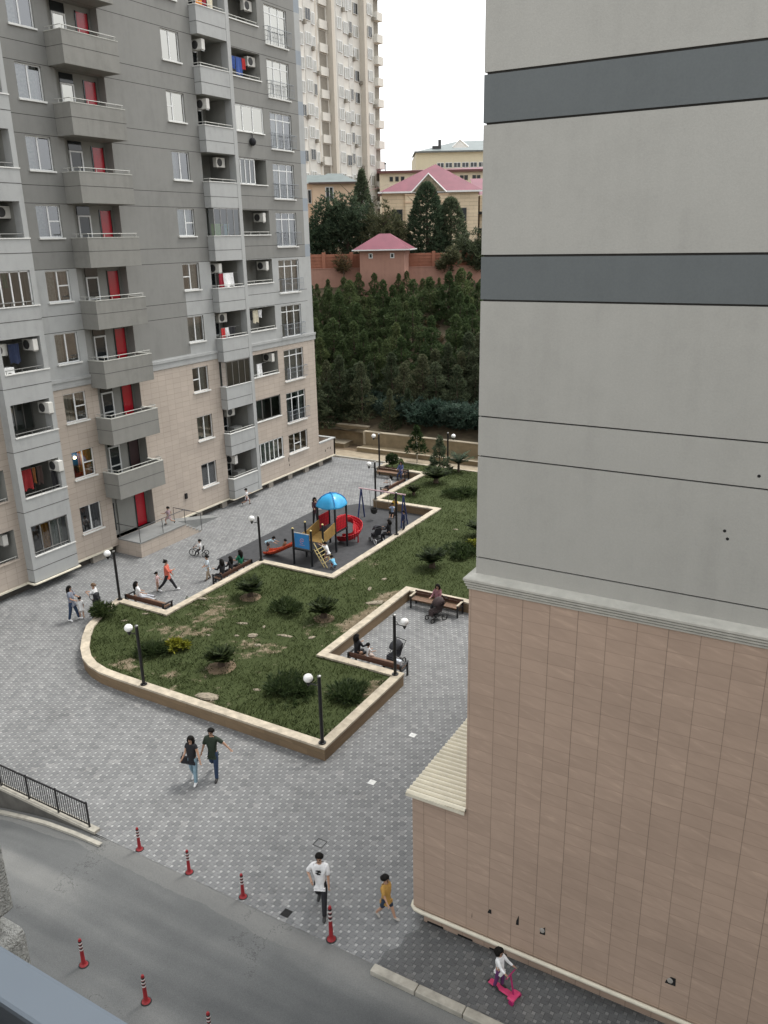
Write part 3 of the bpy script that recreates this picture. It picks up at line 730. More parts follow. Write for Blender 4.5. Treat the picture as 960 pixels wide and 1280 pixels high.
# loggia openings right of the pier
for k in range(NK):
    f = F0(k)
    recess(42.33, 45.38, f+.10, f+2.37, 1.4)
    b = MB(); b.box(LX-.14,LX-.012,42.33,45.38,f+.1,f+.87) ; b.build('parapet', m_recess, ab, world=True)
    b = MB(); b.box(LX-.16,LX+.07,42.30,45.42,f+.84,f+.90); b.build('sill', m_sill, ab, world=True)
    if k in (7,6,1,0):
        b = MB(); y1 = 44.2 if k == 6 else 45.33
        nn = {7:3, 6:4, 1:3, 0:6}[k]
        for i in range(nn+1):
            y = 42.36+(y1-42.36)*i/nn; b.box(LX-.09,LX-.03,y-.035,y+.035,f+.90,f+2.33)
        b.box(LX-.09,LX-.03,42.36,y1,f+2.30,f+2.36); b.box(LX-.09,LX-.03,42.36,y1,f+.90,f+.95)
        fr_ = b.build('glazing_frame', m_wpvc if k != 1 else m_steel, ab, world=True)
        b = MB(); b.quad((LX-.06,42.36,f+.92),(LX-.06,y1,f+.92),(LX-.06,y1,f+2.33),(LX-.06,42.36,f+2.33)); q = b.build('pane', m_glass2 if k != 7 else m_mirror, fr_, fix=False)
        q.data.transform(Matrix.Translation(-Vector(ab.location)))
        if k in (7, 0):
            b = MB(); pleat(b, 42.5, 43.5 if k == 7 else 45.2, f+.95, f+2.3, LX-.4, .03); b.build('curtain', m_curtw if k == 7 else m_curt, ab, world=True, fix=False)
    else: rail_on(LX-.02, 42.4, 45.3, f+.90, h=.16)
    door(43.1, 43.9, f+.1, f+2.15, LX-1.38, ab)
    if k in (9,8,5,4,2): ac_unit(LX-.45, 44.95, F0(k)+1.95, '+x' if k > 5 else '-y', 'white air conditioner in the %s floor opening right of the pale pier' % FL[k])
laundry(LX-.25, 42.45, 44.6, F0(8)+2.0, [(.4,.9,RED),(.35,.7,BLU),(.5,.95,BLU),(.3,.6,RED)], 'red and blue washing in the opening beside the pale pier, eighth floor')
laundry(LX-.25, 42.5, 45.2, F0(3)+2.2, [(.3,1.0,WHT),(.35,.6,BLK),(.5,.8,CRM),(.4,.5,WHT)], 'white, cream and black washing in the third floor opening beside the pier')
laundry(LX-.25, 43.3, 44.4, F0(2)+1.7, [(.5,1.0,WHT)], 'single white cloth hanging in the second floor opening beside the pier')
t_ = thing('rubbish_bag', 'black bag dangling under the white seventh floor balcony window', 'bag', (LX+.12,44.0,F0(7)+.35))
b = MB(); b.ball((0,0,0), .22, 10, sz=1.1); b.build('bag_sack', cloth(*BLK), t_, smooth=True); b = MB(); b.tube([(0,0,.2),(-.05,.05,.5)], .03, 6); b.build('bag_tie', cloth(*BLK), t_)

# near bay on the left with grey fronts
NX = -34.0
b = MB(); b.box(LX,NX,23.78,24.02,.55,44); b.build('bay_pier', m_lightst2, ab, world=True)
for k in range(NK):
    f = F0(k); zb = f-.55 if k else .55
    b = MB(); b.box(NX-.14,NX-.004,24.02,26.47,zb,f+.83); b.box(LX,NX-.14,26.33,26.47,zb,f+.83); b.box(LX,NX-.14,24.02,26.33,zb,zb+.15)
    b.build('balcony_front', m_lightst2, ab, world=True)
    b = MB(); b.box(NX-.17,NX+.03,24.02,26.50,f+.83,f+.88); b.build('balcony_coping', m_sill, ab, world=True)
    b = MB(); b.box(NX-.1,NX+.003,23.775,26.475,f+.20,f+.225); b.box(LX,NX,23.773,23.78,f+.2,f+.225); b.build('balcony_joint', m_groove, ab, world=True)
    recess(24.02, 26.2, f, f+2.45, 1.6, front=.0)
    b = MB(); b.box(LX,NX-.006,26.2,26.47,f+.88,f+2.45); b.build('bay_side', m_lightst2, ab, world=True)
    b = MB(); b.tube([(NX-.06,24.1,f+1.05),(NX-.06,26.3,f+1.05)], .02, 6)
    for y in (24.15,25.0,25.8,26.28): b.tube([(NX-.06,y,f+.88),(NX-.06,y,f+1.05)], .014, 6)
    b.build('railing', M('grey_rail_paint', (.18,.18,.17), .4, .05), ab, world=True)
    if k in (4, 0, 2):
        b = MB(); xg = NX-.10 if k != 2 else LX-.9
        ys_ = (24.08,24.6,25.15,25.65,26.16)
        for y in ys_: b.box(xg-.03,xg+.03,y-.03,y+.03,f+.9,f+2.42)
        b.box(xg-.03,xg+.03,24.05,26.19,f+2.38,f+2.44); fr_ = b.build('glazing_frame', m_wpvc if k == 4 else m_steel, ab, world=True)
        b = MB(); b.quad((xg,24.06,f+.9),(xg,26.18,f+.9),(xg,26.18,f+2.4),(xg,24.06,f+2.4)); q = b.build('pane', m_glass2, fr_, fix=False)
        q.data.transform(Matrix.Translation(-Vector(ab.location)))
    else: door(24.6, 25.4, f, f+2.1, LX-1.57, ab, m_wpvc if k > 2 else m_steel)
b = MB(); pleat(b, 24.75, 25.25, F0(0)+.9, F0(0)+2.4, NX-.35, .04); b.build('curtain', m_orange, ab, world=True, fix=False)
b = MB(); pleat(b, 25.3, 26.1, F0(0)+.9, F0(0)+2.4, NX-.4, .03); b.build('curtain', m_curt, ab, world=True, fix=False)
b = MB(); pleat(b, 24.9, 25.15, F0(4)+1.7, F0(4)+2.4, NX-.3, .03); b.build('curtain', cloth('deep_green', (.02,.16,.07)), ab, world=True, fix=False)
for k in (7, 6, 5): ac_unit(LX-.35, 25.8, F0(k)+2.0, '+x', 'white air conditioner in the %s floor loggia at the left edge' % FL[k])
ac_unit(NX-.45, 25.95, F0(3)+2.05, '-y', 'right-hand of two air conditioners in the third floor loggia at left edge')
ac_unit(NX-.6, 24.3, F0(3)+1.95, '+x', 'left-hand of two air conditioners in the third floor loggia at left edge')
ac_unit(NX-.2, 26.08, F0(2)+2.0, '-y', 'white air conditioner at the right of the second floor loggia, left edge')
ac_unit(NX-.15, 26.12, F0(1)+2.05, '-y', 'white air conditioner above the red washing on the first floor, left edge')
laundry(NX-.35, 24.2, 25.6, F0(1)+2.2, [(.55,1.0,('deep_red', (.22,.012,.014))),(.2,.8,('rust', (.20,.075,.02))),(.3,.9,('dark_brown', (.05,.03,.025)))], 'dark red and rust washing in the first floor loggia at the left edge')
laundry(NX-.2, 25.75, 26.15, F0(1)+1.8, [(.3,1.0,BLK)], 'black garment hung below an air conditioner, first floor at left')
laundry(NX-.35, 24.6, 25.5, F0(3)+2.2, [(.6,.9,('navy', (.02,.03,.07)))], 'dark blue cloth hanging in the third floor loggia at the left edge')
t_ = thing('washing_machine', 'white washing machine on third floor loggia at left edge', 'washing machine', (NX-.45,24.4,F0(3)+.3))
b = MB(); b.box(-.28,.28,-.28,.28,0,.85); b.build('machine_body', m_wpvc, t_, bevel=.02); b = MB(); b.lathe([(.17,0),(.17,.02),(.1,.03)], (.281,0,.45), 16, 0, Matrix.Rotation(PI/2,4,'Y')); b.build('drum_door', m_acd, t_)

# recessed loggias at the far left
for k in range(3):
    f = F0(k); recess(20.3, 23.42, f+.1, f+2.43, 1.4)
    b = MB(); b.box(LX-.14,LX-.012,20.3,23.42,f+.1,f+.87); b.build('parapet', m_recess, ab, world=True)
    b = MB(); b.box(LX-.16,LX+.08,20.25,23.46,f+.83,f+.89); b.build('sill', m_ltile, ab, world=True)
    rail_on(LX-.03, 20.4, 23.35, f+.89, h=.15)
    ac_unit(LX-.6, 23.05, f+1.95, '-y', 'air conditioner in the %s floor recess left of the grey bay' % FL[k])

# entrance column: recesses, doors and projecting balconies
BX = -33.35
for k in range(NK):
    f = F0(k); z0 = f if k else .88
    recess(29.62, 32.60, z0, f+2.42, .5, 'entrance_recess')
    if k:
        d_ = door(30.22, 31.02, f, f+1.92, -34.99, ab)
        b = MB(); b.box(-34.99,-34.95,30.22,31.02,f+1.94,f+2.36); b.build('transom_window', m_darkpane, ab, world=True)
    else:
        b = MB(); b.box(-34.99,-34.93,30.3,31.0,1.0,3.3); b.build('panel', m_recess, ab, world=True)
        b = MB(); b.box(-34.92,-34.88,29.75,30.05,1.2,2.8); b.build('side_window', m_darkpane, ab, world=True)
    open_ = k == 1
    o = door(31.70, 32.36, z0+.02, z0+2.16, -34.99, ab, M('dark_doorway', (.03,.012,.012), .6) if open_ else m_red, solid=True)
    if open_: o['label'] = 'dark open doorway'
    elif k == 0: o['label'] = 'red ground floor entrance door'
    b = MB(); b.box(-34.985,-34.95,31.64,31.69,z0,z0+2.2); b.box(-34.985,-34.95,32.37,32.42,z0,z0+2.2); b.build('door_frame', m_darkpane, ab, world=True)
    if k == 0: continue
    b = MB(); zb, zt = f-.58, f+.82
    b.box(BX-.12,BX,29.25,32.63,zb,zt); b.box(LX+.003,BX-.12,29.25,29.37,zb,zt); b.box(LX+.003,BX-.12,32.51,32.63,zb,zt); b.box(LX+.003,BX-.12,29.37,32.51,zb,zb+.18)
    bal = b.build('balcony', m_balst, ab, world=True, bevel=.012)
    b = MB(); b.box(BX-.14,BX+.012,29.235,32.645,zt,zt+.035); b.box(LX+.003,BX-.14,29.235,29.39,zt,zt+.035); b.box(LX+.003,BX-.14,32.49,32.645,zt,zt+.035)
    q = b.build('coping', M('balcony_coping', (.42,.42,.38), .7), bal, world=False); q.data.transform(Matrix.Translation(-Vector(ab.location)))
    b = MB(); b.box(BX-.1,BX+.004,29.246,32.634,f+.19,f+.21); b.box(LX+.003,BX-.1,29.246,29.26,f+.19,f+.21); b.box(LX+.003,BX-.1,32.6,32.634,f+.19,f+.21)
    q = b.build('joint', m_groove, bal); q.data.transform(Matrix.Translation(-Vector(ab.location)))
    b = MB(); zr = zt+.20
    b.tube([(LX+.05,29.31,zr),(BX-.06,29.31,zr),(BX-.06,32.57,zr),(BX-.5,32.57,zr)], .020, 6)
    for y in (29.4,30.4,31.5,32.5): b.tube([(BX-.06,y,zt),(BX-.06,y,zr)], .013, 6)
    for x in (LX+.35,BX-.4): b.tube([(x,29.31,zt),(x,29.31,zr)], .013, 6)
    b.tube([(BX-.06,32.57,zr-.09),(BX-.5,32.57,zr-.09)], .013, 6)
    q = b.build('railing', m_railw, bal); q.data.transform(Matrix.Translation(-Vector(ab.location)))

# entrance terrace with steps, ramp and railing
TX, TY0, TY1, TZ = -32.8, 29.72, 33.35, .88
b = MB(); b.box(-34.9,TX,TY0,TY1,-.02,TZ-.06)
for i in range(5): b.box(-34.2,TX,TY1+.24*i,TY1+.24*(i+1),-.02,TZ-.06-.15*(i+1))
b.build('terrace_base', m_ltile, ab, world=True)
b = MB(); b.box(-34.98,TX+.03,TY0-.03,TY1,TZ-.06,TZ)
for i in range(5): b.box(-34.2,TX+.02,TY1+.24*i+.003,TY1+.24*(i+1)+.02,TZ-.06-.15*(i+1),TZ-.02-.15*(i+1))
b.build('terrace_paving', m_terra, ab, world=True)
b = MB(); b.add([(-34.45,33.36,.86),(-33.6,33.36,.86),(-33.6,37.1,.01),(-34.45,37.1,.01),(-34.45,33.36,0),(-33.6,33.36,0)], [(0,1,2,3),(1,5,2),(0,3,4)])
b.build('ramp', m_terra, ab, world=True, fix=False)
b = MB(); zr = TZ+.85
b.tube([(LX-.02,TY0+.05,zr),(TX-.04,TY0+.05,zr),(TX-.04,TY1,zr),(TX-.04,TY1+1.3,zr-.62)], .022, 6)
for p0 in ((LX+.1,TY0+.05),(TX-.04,TY0+.05),(TX-.04,TY0+1.8),(TX-.04,TY1-.02)): b.tube([(*p0,TZ),(*p0,zr)], .02, 6)
b.tube([(TX-.04,TY1+1.3,0.05),(TX-.04,TY1+1.3,zr-.62)], .02, 6)
b.tube([(TX-.9,TY1-.02,TZ),(TX-.9,TY1-.02,zr),(TX-.9,TY1+1.3,zr-.62)], .02, 6); b.tube([(TX-.04,TY1-.02,zr),(TX-.9,TY1-.02,zr)], .02, 6)
b.build('handrail', M('terrace_handrail', (.10,.10,.10), .4, .1, metal=.5), ab, world=True)
# ------------------------------------------------------------------ slope behind the courtyard
def DS(d, s, z=0): return U*d + RT*s + Vector((0,0,z))
def d_of(x, y): return x*U.x + y*U.y, x*RT.x + y*RT.y
def hill_z(x, y):
    d, s = d_of(x, y)
    d0 = 66.3 + (-.10)*s            # foot of the slope just behind the upper wall
    d0 = (57.2 - s*.5018)/.865      # where y = 57.2
    t = (d-d0)/(91-d0)
    if t <= 0: return 1.30
    if t > 1: return 12.2 + min(d-91, 14)*.16
    return 1.30 + (12.2-1.30)*(t*.85+.15*t*t) + .5*mn.noise((x*.12, y*.12, 1))*min(1, t*4)*min(1,(1-t)*5)
V = []; F = []; nx, ny = 60, 70
for j in range(ny+1):
    for i in range(nx+1):
        s = -45+90*i/nx; y0 = 56.35; d = 50+120*(j/ny)**1.3
        p = DS(d, s)
        if p.y < y0: p.y = y0
        V.append((p.x, p.y, hill_z(p.x, p.y)))
for j in range(ny):
    for i in range(nx): a = j*(nx+1)+i; F.append((a, a+1, a+nx+2, a+nx+1))
me = bpy.data.meshes.new('hillside'); me.from_pydata(V, [], F); me.materials.append(M('hillside_soil', (.085,.066,.040), .95, .45, .9, .6, 6)); me.polygons.foreach_set('use_smooth', [True]*len(F))
hl = bpy.data.objects.new('hillside', me); COL.objects.link(hl); struct(hl)
b = MB(); b.quad((-48,53.52,.006),(30,53.52,.006),(30,55.1,.006),(-48,55.1,.006)); b.quad((-48,52.9,.004),(-29.65,52.9,.004),(-29.65,53.52,.005),(-48,53.52,.005))
struct(b.build('sandy_path', m_path))
b = MB(); b.box(-29.8,-29.62,50.3,53.6,0,.12); b.box(-48,-29.8,52.95,53.1,0,.10); struct(b.build('path_edge', m_kerb))
rw = thing('retaining_wall', 'long tan stepped retaining wall at the foot of the wooded slope', 'wall', (-28,55.1,0))
b = MB(); b.box(-34.4,12,55.1,56.2,-.05,.33); b.box(-34.35,12,56.2,56.5,.33,1.42); b.build('wall_body', m_ret, rw, world=True)
b = MB(); b.box(-34.42,12,55.06,55.32,.33,.38); b.box(-34.40,12,56.16,56.56,1.42,1.48); b.box(-34.42,-34.22,56.14,56.20,.38,1.42); b.build('coping', m_retcap, rw, world=True)
rw2 = thing('retaining_wall', 'short tan retaining wall with a low ledge behind the grey block corner', 'wall', (-39,57,0))
b = MB(); b.box(-50,-34.45,57.0,57.35,-.05,1.62); b.box(-50,-36.0,55.6,57.0,-.05,.35); b.build('wall_body', m_ret, rw2, world=True)
b = MB(); b.box(-50,-34.45,56.96,57.4,1.62,1.68); b.box(-50,-35.96,55.56,57.0,.35,.39); b.build('coping', m_retcap, rw2, world=True)
b = MB(); b.quad((-50,55.1,.01),(-34.4,55.1,.01),(-34.4,57,.01),(-50,57,.01)); struct(b.build('bare_ground', m_soil))

# ------------------------------------------------------------------ foliage
def tufts(V, F, c, out, n, ln, w, up=.35):
    for _ in range(n):
        d = Vector((out.x+random.uniform(-.8,.8), out.y+random.uniform(-.8,.8), up+random.uniform(-.5,.7))).normalized()
        sd = d.cross(Vector((random.uniform(-1,1),random.uniform(-1,1),random.uniform(-1,1)))).normalized()*w
        l = ln*random.uniform(.6,1.2); o = len(V); m = c+d*l*.5
        V += [tuple(c-sd*.3), tuple(m+sd), tuple(c+d*l), tuple(m-sd)]; F.append((o,o+1,o+2,o+3))
def leafmesh(name, V, F, mat):
    m = bpy.data.meshes.new(name); m.from_pydata(V, [], F); m.materials.append(mat); return m
m_pineA = leafm('pine_needles', (.040,.062,.028), (.150,.200,.090))
m_pineB = leafm('grey_green_needles', (.045,.060,.038), (.155,.180,.110))
m_cyp = leafm('dark_fir_needles', (.032,.052,.035), (.125,.165,.105))
m_olv = leafm('olive_leaves', (.035,.045,.024), (.125,.14,.085))
m_hedge = leafm('oleander_leaves', (.030,.056,.046), (.115,.165,.135))
m_jun = leafm('juniper_sprays', (.018,.034,.012), (.070,.100,.040))
m_cyc = leafm('cycad_leaflets', (.012,.024,.008), (.085,.11,.038))
m_yel = leafm('yellow_green_leaves', (.10,.12,.012), (.26,.28,.04))
m_fir = leafm('young_conifer_needles', (.014,.030,.010), (.050,.082,.028))
m_dry = leafm('dry_shrub_twigs', (.05,.035,.02), (.16,.12,.065))
def pine_crown(h, r, n, z0=.12, ln=.42, w=.05, power=.75, whorl=True, up=.5, per=7):
    V = []; F = []
    for i in range(n):
        t = random.random()**1.15
        rr = r*((1-t)**power)*(.85+.3*math.sin(t*22)*whorl)*(.45+.55*random.random()**.35)
        a = random.uniform(0,2*PI); c = Vector((rr*math.cos(a), rr*math.sin(a), h*(z0+(1-z0)*t)))
        tufts(V, F, c, Vector((math.cos(a),math.sin(a),0))*.9*(1-t*.6), per, ln*(1-.35*t), w, up)
    return V, F
def blob_crown(rx, ry, h, z0, n, ln, w, per=7, lobes=9, up=.3):
    V = []; F = []; L = []
    for _ in range(lobes):
        a = random.uniform(0,2*PI); q = random.random()**.5
        L.append((Vector((rx*.62*q*math.cos(a), ry*.62*q*math.sin(a), z0+h*random.uniform(.22,.78)*(1-.35*q))), random.uniform(.30,.52)))
    for i in range(n):
        c0, k = random.choice(L); d = Vector((random.gauss(0,1),random.gauss(0,1),random.gauss(0,1))).normalized()
        c = c0+Vector((d.x*rx*k, d.y*ry*k, d.z*h*k*.62))*(.55+.45*random.random())
        if c.z < z0*.8: continue
        tufts(V, F, c, d*.9, per, ln, w, up)
    return V, F
def tree(name, label, cat, loc, crown, mat, th, tr, group=None, rz=0, limbs=0, bark=None, smooth=False):
    t_ = thing(name, label, cat, loc, rz, group)
    o = bpy.data.objects.new('crown', leafmesh('crown', *crown, mat)); COL.objects.link(o); o.parent = t_
    b = MB(); b.tube([(0,0,-.3),(.03,0,th*.35),(-.03,.02,th*.7),(0,0,th)], [tr,tr*.85,tr*.55,tr*.2], 7)
    for i in range(limbs):
        a = i*2.4; z = th*(.35+.55*i/limbs); l = th*.28
        b.tube([(0,0,z),(l*.5*math.cos(a),l*.5*math.sin(a),z+l*.3),(l*math.cos(a),l*math.sin(a),z+l*.75)], [tr*.4,tr*.25,tr*.08], 5)
    b.build('trunk', bark or m_bark, t_, smooth=True)
    return t_
protos = []
for i in range(7):
    h = 4.6; r = random.uniform(1.15,1.4)
    protos.append((pine_crown(h, r, 620, .03, .33, .034, random.uniform(.58,.8), True, .55, 7), h))
made = []
LBL = {'top': 'dense young pine in the top row, against the terracotta wall', 'mid': 'dense dark green pine standing on the middle of the wooded slope', 'low': 'grey green pine at the foot of the wooded slope, above the hedge'}
pc = 0
def hill_pine(d, s, hh, row):
    global pc
    p = DS(d, s); z = hill_z(p.x, p.y)-.1; i = pc % 7; key = (i, row == 'low'); pc += 1
    src = next((m for m in made if m[0] == key), None)
    if src is None:
        o = tree('pine_tree', LBL[row], 'pine tree', (p.x,p.y,z), protos[i][0], m_pineB if key[1] else m_pineA, 4.4, .09, 'young pines on the slope'); made.append((key, o))
    else: o = dup(src[1], (p.x,p.y,z), random.uniform(0,6.28), LBL[row])
    k = hh/4.6; q = k*random.uniform(.98,1.22); o.scale = (q, q, k); o.rotation_euler = (0,0,random.uniform(0,6.28))
rows = [(66.8,'low'),(68.6,'low'),(70.4,'low'),(72.4,'mid'),(74.4,'mid'),(76.4,'mid'),(78.6,'mid'),(80.8,'mid'),(83.0,'mid'),(85.0,'top'),(86.6,'top')]
for j, (d, row) in enumerate(rows):
    w = 1.62 if row != 'low' else 1.55
    n = int(19/w)
    for i in range(n+1):
        s = -8.2 + w*i + (w/2 if j % 2 else 0) + random.uniform(-.5,.5); dd = d+random.uniform(-.6,.6)
        if 74.5 < d < 82.5 and 3.2+random.uniform(-.6,.6) < s < 6.6: continue      # dry gap in the planting
        if d < 68 and s < -1.2: continue
        if d < 70 and -1.4 < s < .6 : continue
        hill_pine(dd, s, random.uniform(2.9,5.0) if row != 'top' else random.uniform(2.3,3.3), row)
for i, (d, s) in enumerate(((75.5,4.6),(78.0,5.4),(79.5,4.2),(77,6.4),(81.3,4.9))):
    V, F = blob_crown(.9,.9,1.1,.05,70,.35,.03,6,5)
    p = DS(d,s); tree('dry_shrub', 'dry brownish shrub in the bare gap between the slope pines', 'shrub', (p.x,p.y,hill_z(p.x,p.y)-.1), (V,F), m_dry if i != 0 else m_olv, .8, .03, 'dry shrubs on the slope')
V, F = blob_crown(.8,.8,1.2,.05,70,.3,.04,6,5); p = DS(77.5,4.0)
tree('reddish_shrub', 'reddish shrub standing out among the green slope pines', 'shrub', (p.x,p.y,hill_z(p.x,p.y)), (V,F), leafm('reddish_leaves', (.10,.03,.02), (.24,.10,.06)), .8, .03)
hp = [blob_crown(1.5,1.2,1.7,.05,620,.26,.030,8,12) for _ in range(3)]
hs = None
for i, (x, y, k) in enumerate(((-35.6,60.0,.85),(-33.6,59.5,1.0),(-31.6,59.0,1.1),(-29.5,58.8,1.2),(-27.4,58.7,1.25),(-25.2,58.7,1.2),(-23.0,58.7,1.25),(-20.8,58.9,1.15))):
    if i < 3: o = tree('oleander_shrub', 'blue green oleander in the hedge behind the retaining wall', 'shrub', (x,y,hill_z(x,y)-.1), hp[i], m_hedge, 1.1, .05, 'hedge shrubs behind the wall'); hs = (hs or [])+[o]
    else: o = dup(hs[i%3], (x,y,hill_z(x,y)-.1), i*1.3)
    k *= 1.25; o.scale = (k,k,k)

# ------------------------------------------------------------------ terracotta boundary wall and gatehouse
yaw = math.atan2(RT.y, RT.x)
m_tplast = stucco('terracotta_plaster', (.38,.215,.165), .15)
m_tbrick = stucco('terracotta_brick', (.33,.145,.095), .22)
m_proof = None
t = NT('pink_sheet_roof'); p = t.obj(); s_ = t.sep(p)
rib = t.math('LESS_THAN', t.math('FRACT', t.math('MULTIPLY', t.math('ADD', s_[0], t.math('MULTIPLY', s_[1], .35)), 2.2)), .12)
c_ = t.ramp(t.noise(p, .8, 4), [(.3, (.145,.034,.054)), (.7, (.195,.048,.072))]); c_ = t.mix(t.math('MULTIPLY', rib, .25), c_, (.2,.05,.07)); m_proof = t.out(c_, .45, 0, .4)
L0 = DS(90,0)
bw = thing('boundary_wall', 'terracotta boundary wall with a brick fence on top of the wooded slope', 'wall', (L0.x,L0.y,0), yaw)
b = MB(); b.box(-30,30,0,.5,9,13.55); b.build('plinth_wall', m_tplast, bw)
b = MB()
for i in range(-10, 11): b.box(i*2.9-.17,i*2.9+.17,.02,.48,13.55,15.15-.02*i)
b.build('pier_course', m_tbrick, bw)
b = MB()
for i in range(-10, 10):
    x0, x1 = i*2.9+.17, (i+1)*2.9-.17
    b.box(x0,x1,.2,.42,13.55,14.95-.02*i)
    for k in range(4): b.box(x0,x1,.14,.20,13.75+.32*k,13.83+.32*k)
b.build('brick_panel', m_tbrick, bw)
b = MB(); b.box(-30,30,-.05,.55,13.52,13.60); b.build('string_course', m_tplast, bw)
L1 = DS(87.6,.5)
gh = thing('gatehouse', 'small terracotta gatehouse with a pink hipped metal roof', 'hut', (L1.x,L1.y,0), yaw-R(11))
b = MB(); b.box(-2.5,2.15,0,3.6,9,15.45)
b.build('wall', m_tplast, gh)
b = MB(); zE, zR = 15.40, 16.95
E_ = [(-3.15,-.6,zE),(2.8,-.6,zE),(2.8,4.2,zE),(-3.15,4.2,zE)]; A_ = [(-.75,1.8,zR),(.4,1.8,zR)]
b.add(E_+A_, [(0,1,5,4),(1,2,5),(2,3,4,5),(3,0,4),(3,2,1,0)]); b.build('roof', m_proof, gh, fix=False)
b = MB(); b.box(-3.18,2.83,-.63,-.58,zE-.09,zE+.03); b.box(2.78,2.84,-.63,4.2,zE-.09,zE+.03); b.build('eave_board', m_wpvc, gh)
for x in (-1.55,.70):
    b = MB(); b.box(x,x+.42,-.04,.0,14.55,15.05); o = b.build('window', m_wpvc, gh); b = MB(); b.box(x+.09,x+.33,-.045,-.041,14.63,14.97); b.build('pane', m_darkpane, o)

# ------------------------------------------------------------------ houses beyond the wall
m_stone = tiles('yellow_limestone', (.66,.545,.385), 1.6, .45, 0, 0, vj=.75, hj=.5, var=.10, grain=.08, jw=.05, bond=True)
m_beige = stucco('beige_render', (.64,.56,.42), .08); m_pinkw = stucco('peach_render', (.66,.49,.345), .08); m_khaki = stucco('khaki_render', (.56,.51,.385), .06)
m_groof = M('grey_green_roof', (.15,.178,.175), .5, .12, .8)
def win_(parent, x, z, w, h, y, frame=m_wpvc, mull=True, name='window'):
    b = MB(); b.box(x,x+w,y-.10,y-.02,z,z+h); o = b.build(name, frame, parent)
    b = MB(); n = 2 if mull else 1
    for i in range(n): b.box(x+.08+i*(w-.08)/n,x+(i+1)*(w-.08)/n,y-.106,y-.101,z+.08,z+h-.08)
    b.build('pane', m_darkpane, o); return o
L2 = DS(112,0)
ph = thing('stone_house', 'large limestone house with a pink hipped roof and a white gable', 'house', (L2.x,L2.y,0), yaw)
b = MB(); b.box(.6,12.95,0,9,9,21.95); b.box(3.55,9.0,-.35,0,9,21.6); b.box(13.4,17,2,9,9,21.5); b.build('wall', m_stone, ph)
b = MB(); E_ = [(.1,-.5,22.0),(13.45,-.5,22.1),(13.45,9.5,22.1),(.1,9.5,22.0)]; A_ = [(7.75,4.5,25.6)]
b.add(E_+A_, [(0,1,4),(1,2,4),(2,3,4),(3,0,4),(3,2,1,0)])
b.add([(12.8,2,21.6),(18,2,21.6),(18,9,24),(12.8,9,24)], [(0,1,2,3)]); b.add([(-1.2,3,22.4),(2.4,3,23.4),(2.4,5,23.5),(-1,5,22.6)], [(0,1,2,3)])
b.build('roof', m_proof, ph, fix=False)
b = MB(); b.box(.05,13.5,-.58,-.48,21.88,22.08); b.build('eave_board', m_wpvc, ph)
b = MB(); b.add([(4.5,-.65,22.0),(8.6,-.65,22.0),(6.5,-.65,24.05)], [(0,1,2)]); b.add([(4.5,-.65,22.0),(6.5,-.65,24.05),(6.5,3.0,24.05),(4.5,1.5,22.0)], [(0,1,2,3)]); b.add([(8.6,-.65,22.0),(6.5,-.65,24.05),(6.5,3.0,24.05),(8.6,1.5,22.0)], [(0,1,2,3)])
b.build('gable', [M('gable_latticework', (.20,.17,.12), .8, .5, 3)], ph, fix=False)
b = MB(); b.tube([(4.3,-.7,21.9),(6.5,-.7,24.12),(8.8,-.7,21.9)], .10, 4); b.build('gable_trim', m_wpvc, ph)
b = MB(); b.box(3.5,9.1,-.45,.0,20.7,20.9); b.box(3.5,9.1,-.45,0,21.6,21.75); b.build('string_course', m_pinkw, ph)
win_(ph, 1.8, 18.45, 1.4, 1.5, -.0, m_acd, False); win_(ph, 10.5, 18.4, .95, 1.6, 0, m_acd, False)
b = MB(); b.box(13.0,14.2,.4,2,19.2,19.5); b.box(13.0,14.0,.4,2,17.2,17.45); b.build('balcony', m_dark, ph)
L3 = DS(140,0)
bb = thing('beige_building', 'long beige building with a red roof edge behind the pink roof', 'building', (L3.x,L3.y,0), yaw)
b = MB(); b.box(.4,30,0,14,9,26.3); b.build('wall', m_beige, bb)
b = MB(); b.add([(.1,-.5,26.3),(30,-.5,26.6),(30,7,27.6),(.1,7,27.0)], [(0,1,2,3)]); b.build('roof', m_proof, bb, fix=False)
b = MB(); b.box(0,30,-.6,-.45,26.2,26.55); b.build('eave_board', M('brown_eave', (.12,.05,.045), .7), bb)
for x in (2.0,2.9,3.8,13.2,13.9,15.2,15.9): win_(bb, x, 25.0, .55, .7, 0, m_acd, False)
b = MB(); b.box(1.3,1.42,.5,.62,26.5,27.6); b.box(1.2,1.52,.4,.72,27.6,27.8); b.build('chimney', m_acd, bb)
L4 = DS(160,0)
kb = thing('khaki_building', 'tall khaki building with grey green roof and white triangular dormer', 'building', (L4.x,L4.y,0), yaw)
b = MB(); b.box(7.1,42,0,20,9,31.0); b.build('wall', m_khaki, kb)
b = MB(); b.add([(6.8,-.6,31.0),(42,-.6,31.4),(42,10,33.9),(15.5,10,33.7),(6.8,12,31.1)], [(0,1,2,3),(0,3,4)]); b.build('roof', m_groof, kb, fix=False)
b = MB(); b.box(6.8,42,-.7,-.55,30.85,31.12); b.build('eave_board', M('grey_eave', (.10,.11,.11), .7), kb)
b = MB(); b.tube([(13.7,-.4,31.7),(15.0,-.4,32.9),(16.5,-.4,31.7)], .17, 4); b.add([(13.7,-.4,31.6),(16.5,-.4,31.6),(15,-.4,32.9)], [(0,1,2)]); b.build('dormer', m_wpvc, kb)
b = MB(); b.box(11.3,11.8,2,2.6,31,33.2); b.box(10.2,11.3,2,2.4,31.2,32.2); b.build('chimney', m_acd, kb)
for i in range(6):
    x = 10.9+i*1.5; win_(kb, x, 28.3, 1.3, .9, 0)
b = MB(); b.box(10.5,40,-.4,-.05,27.7,28.0); b.build('red_ledge', m_proof, kb)
L5 = DS(105,0)
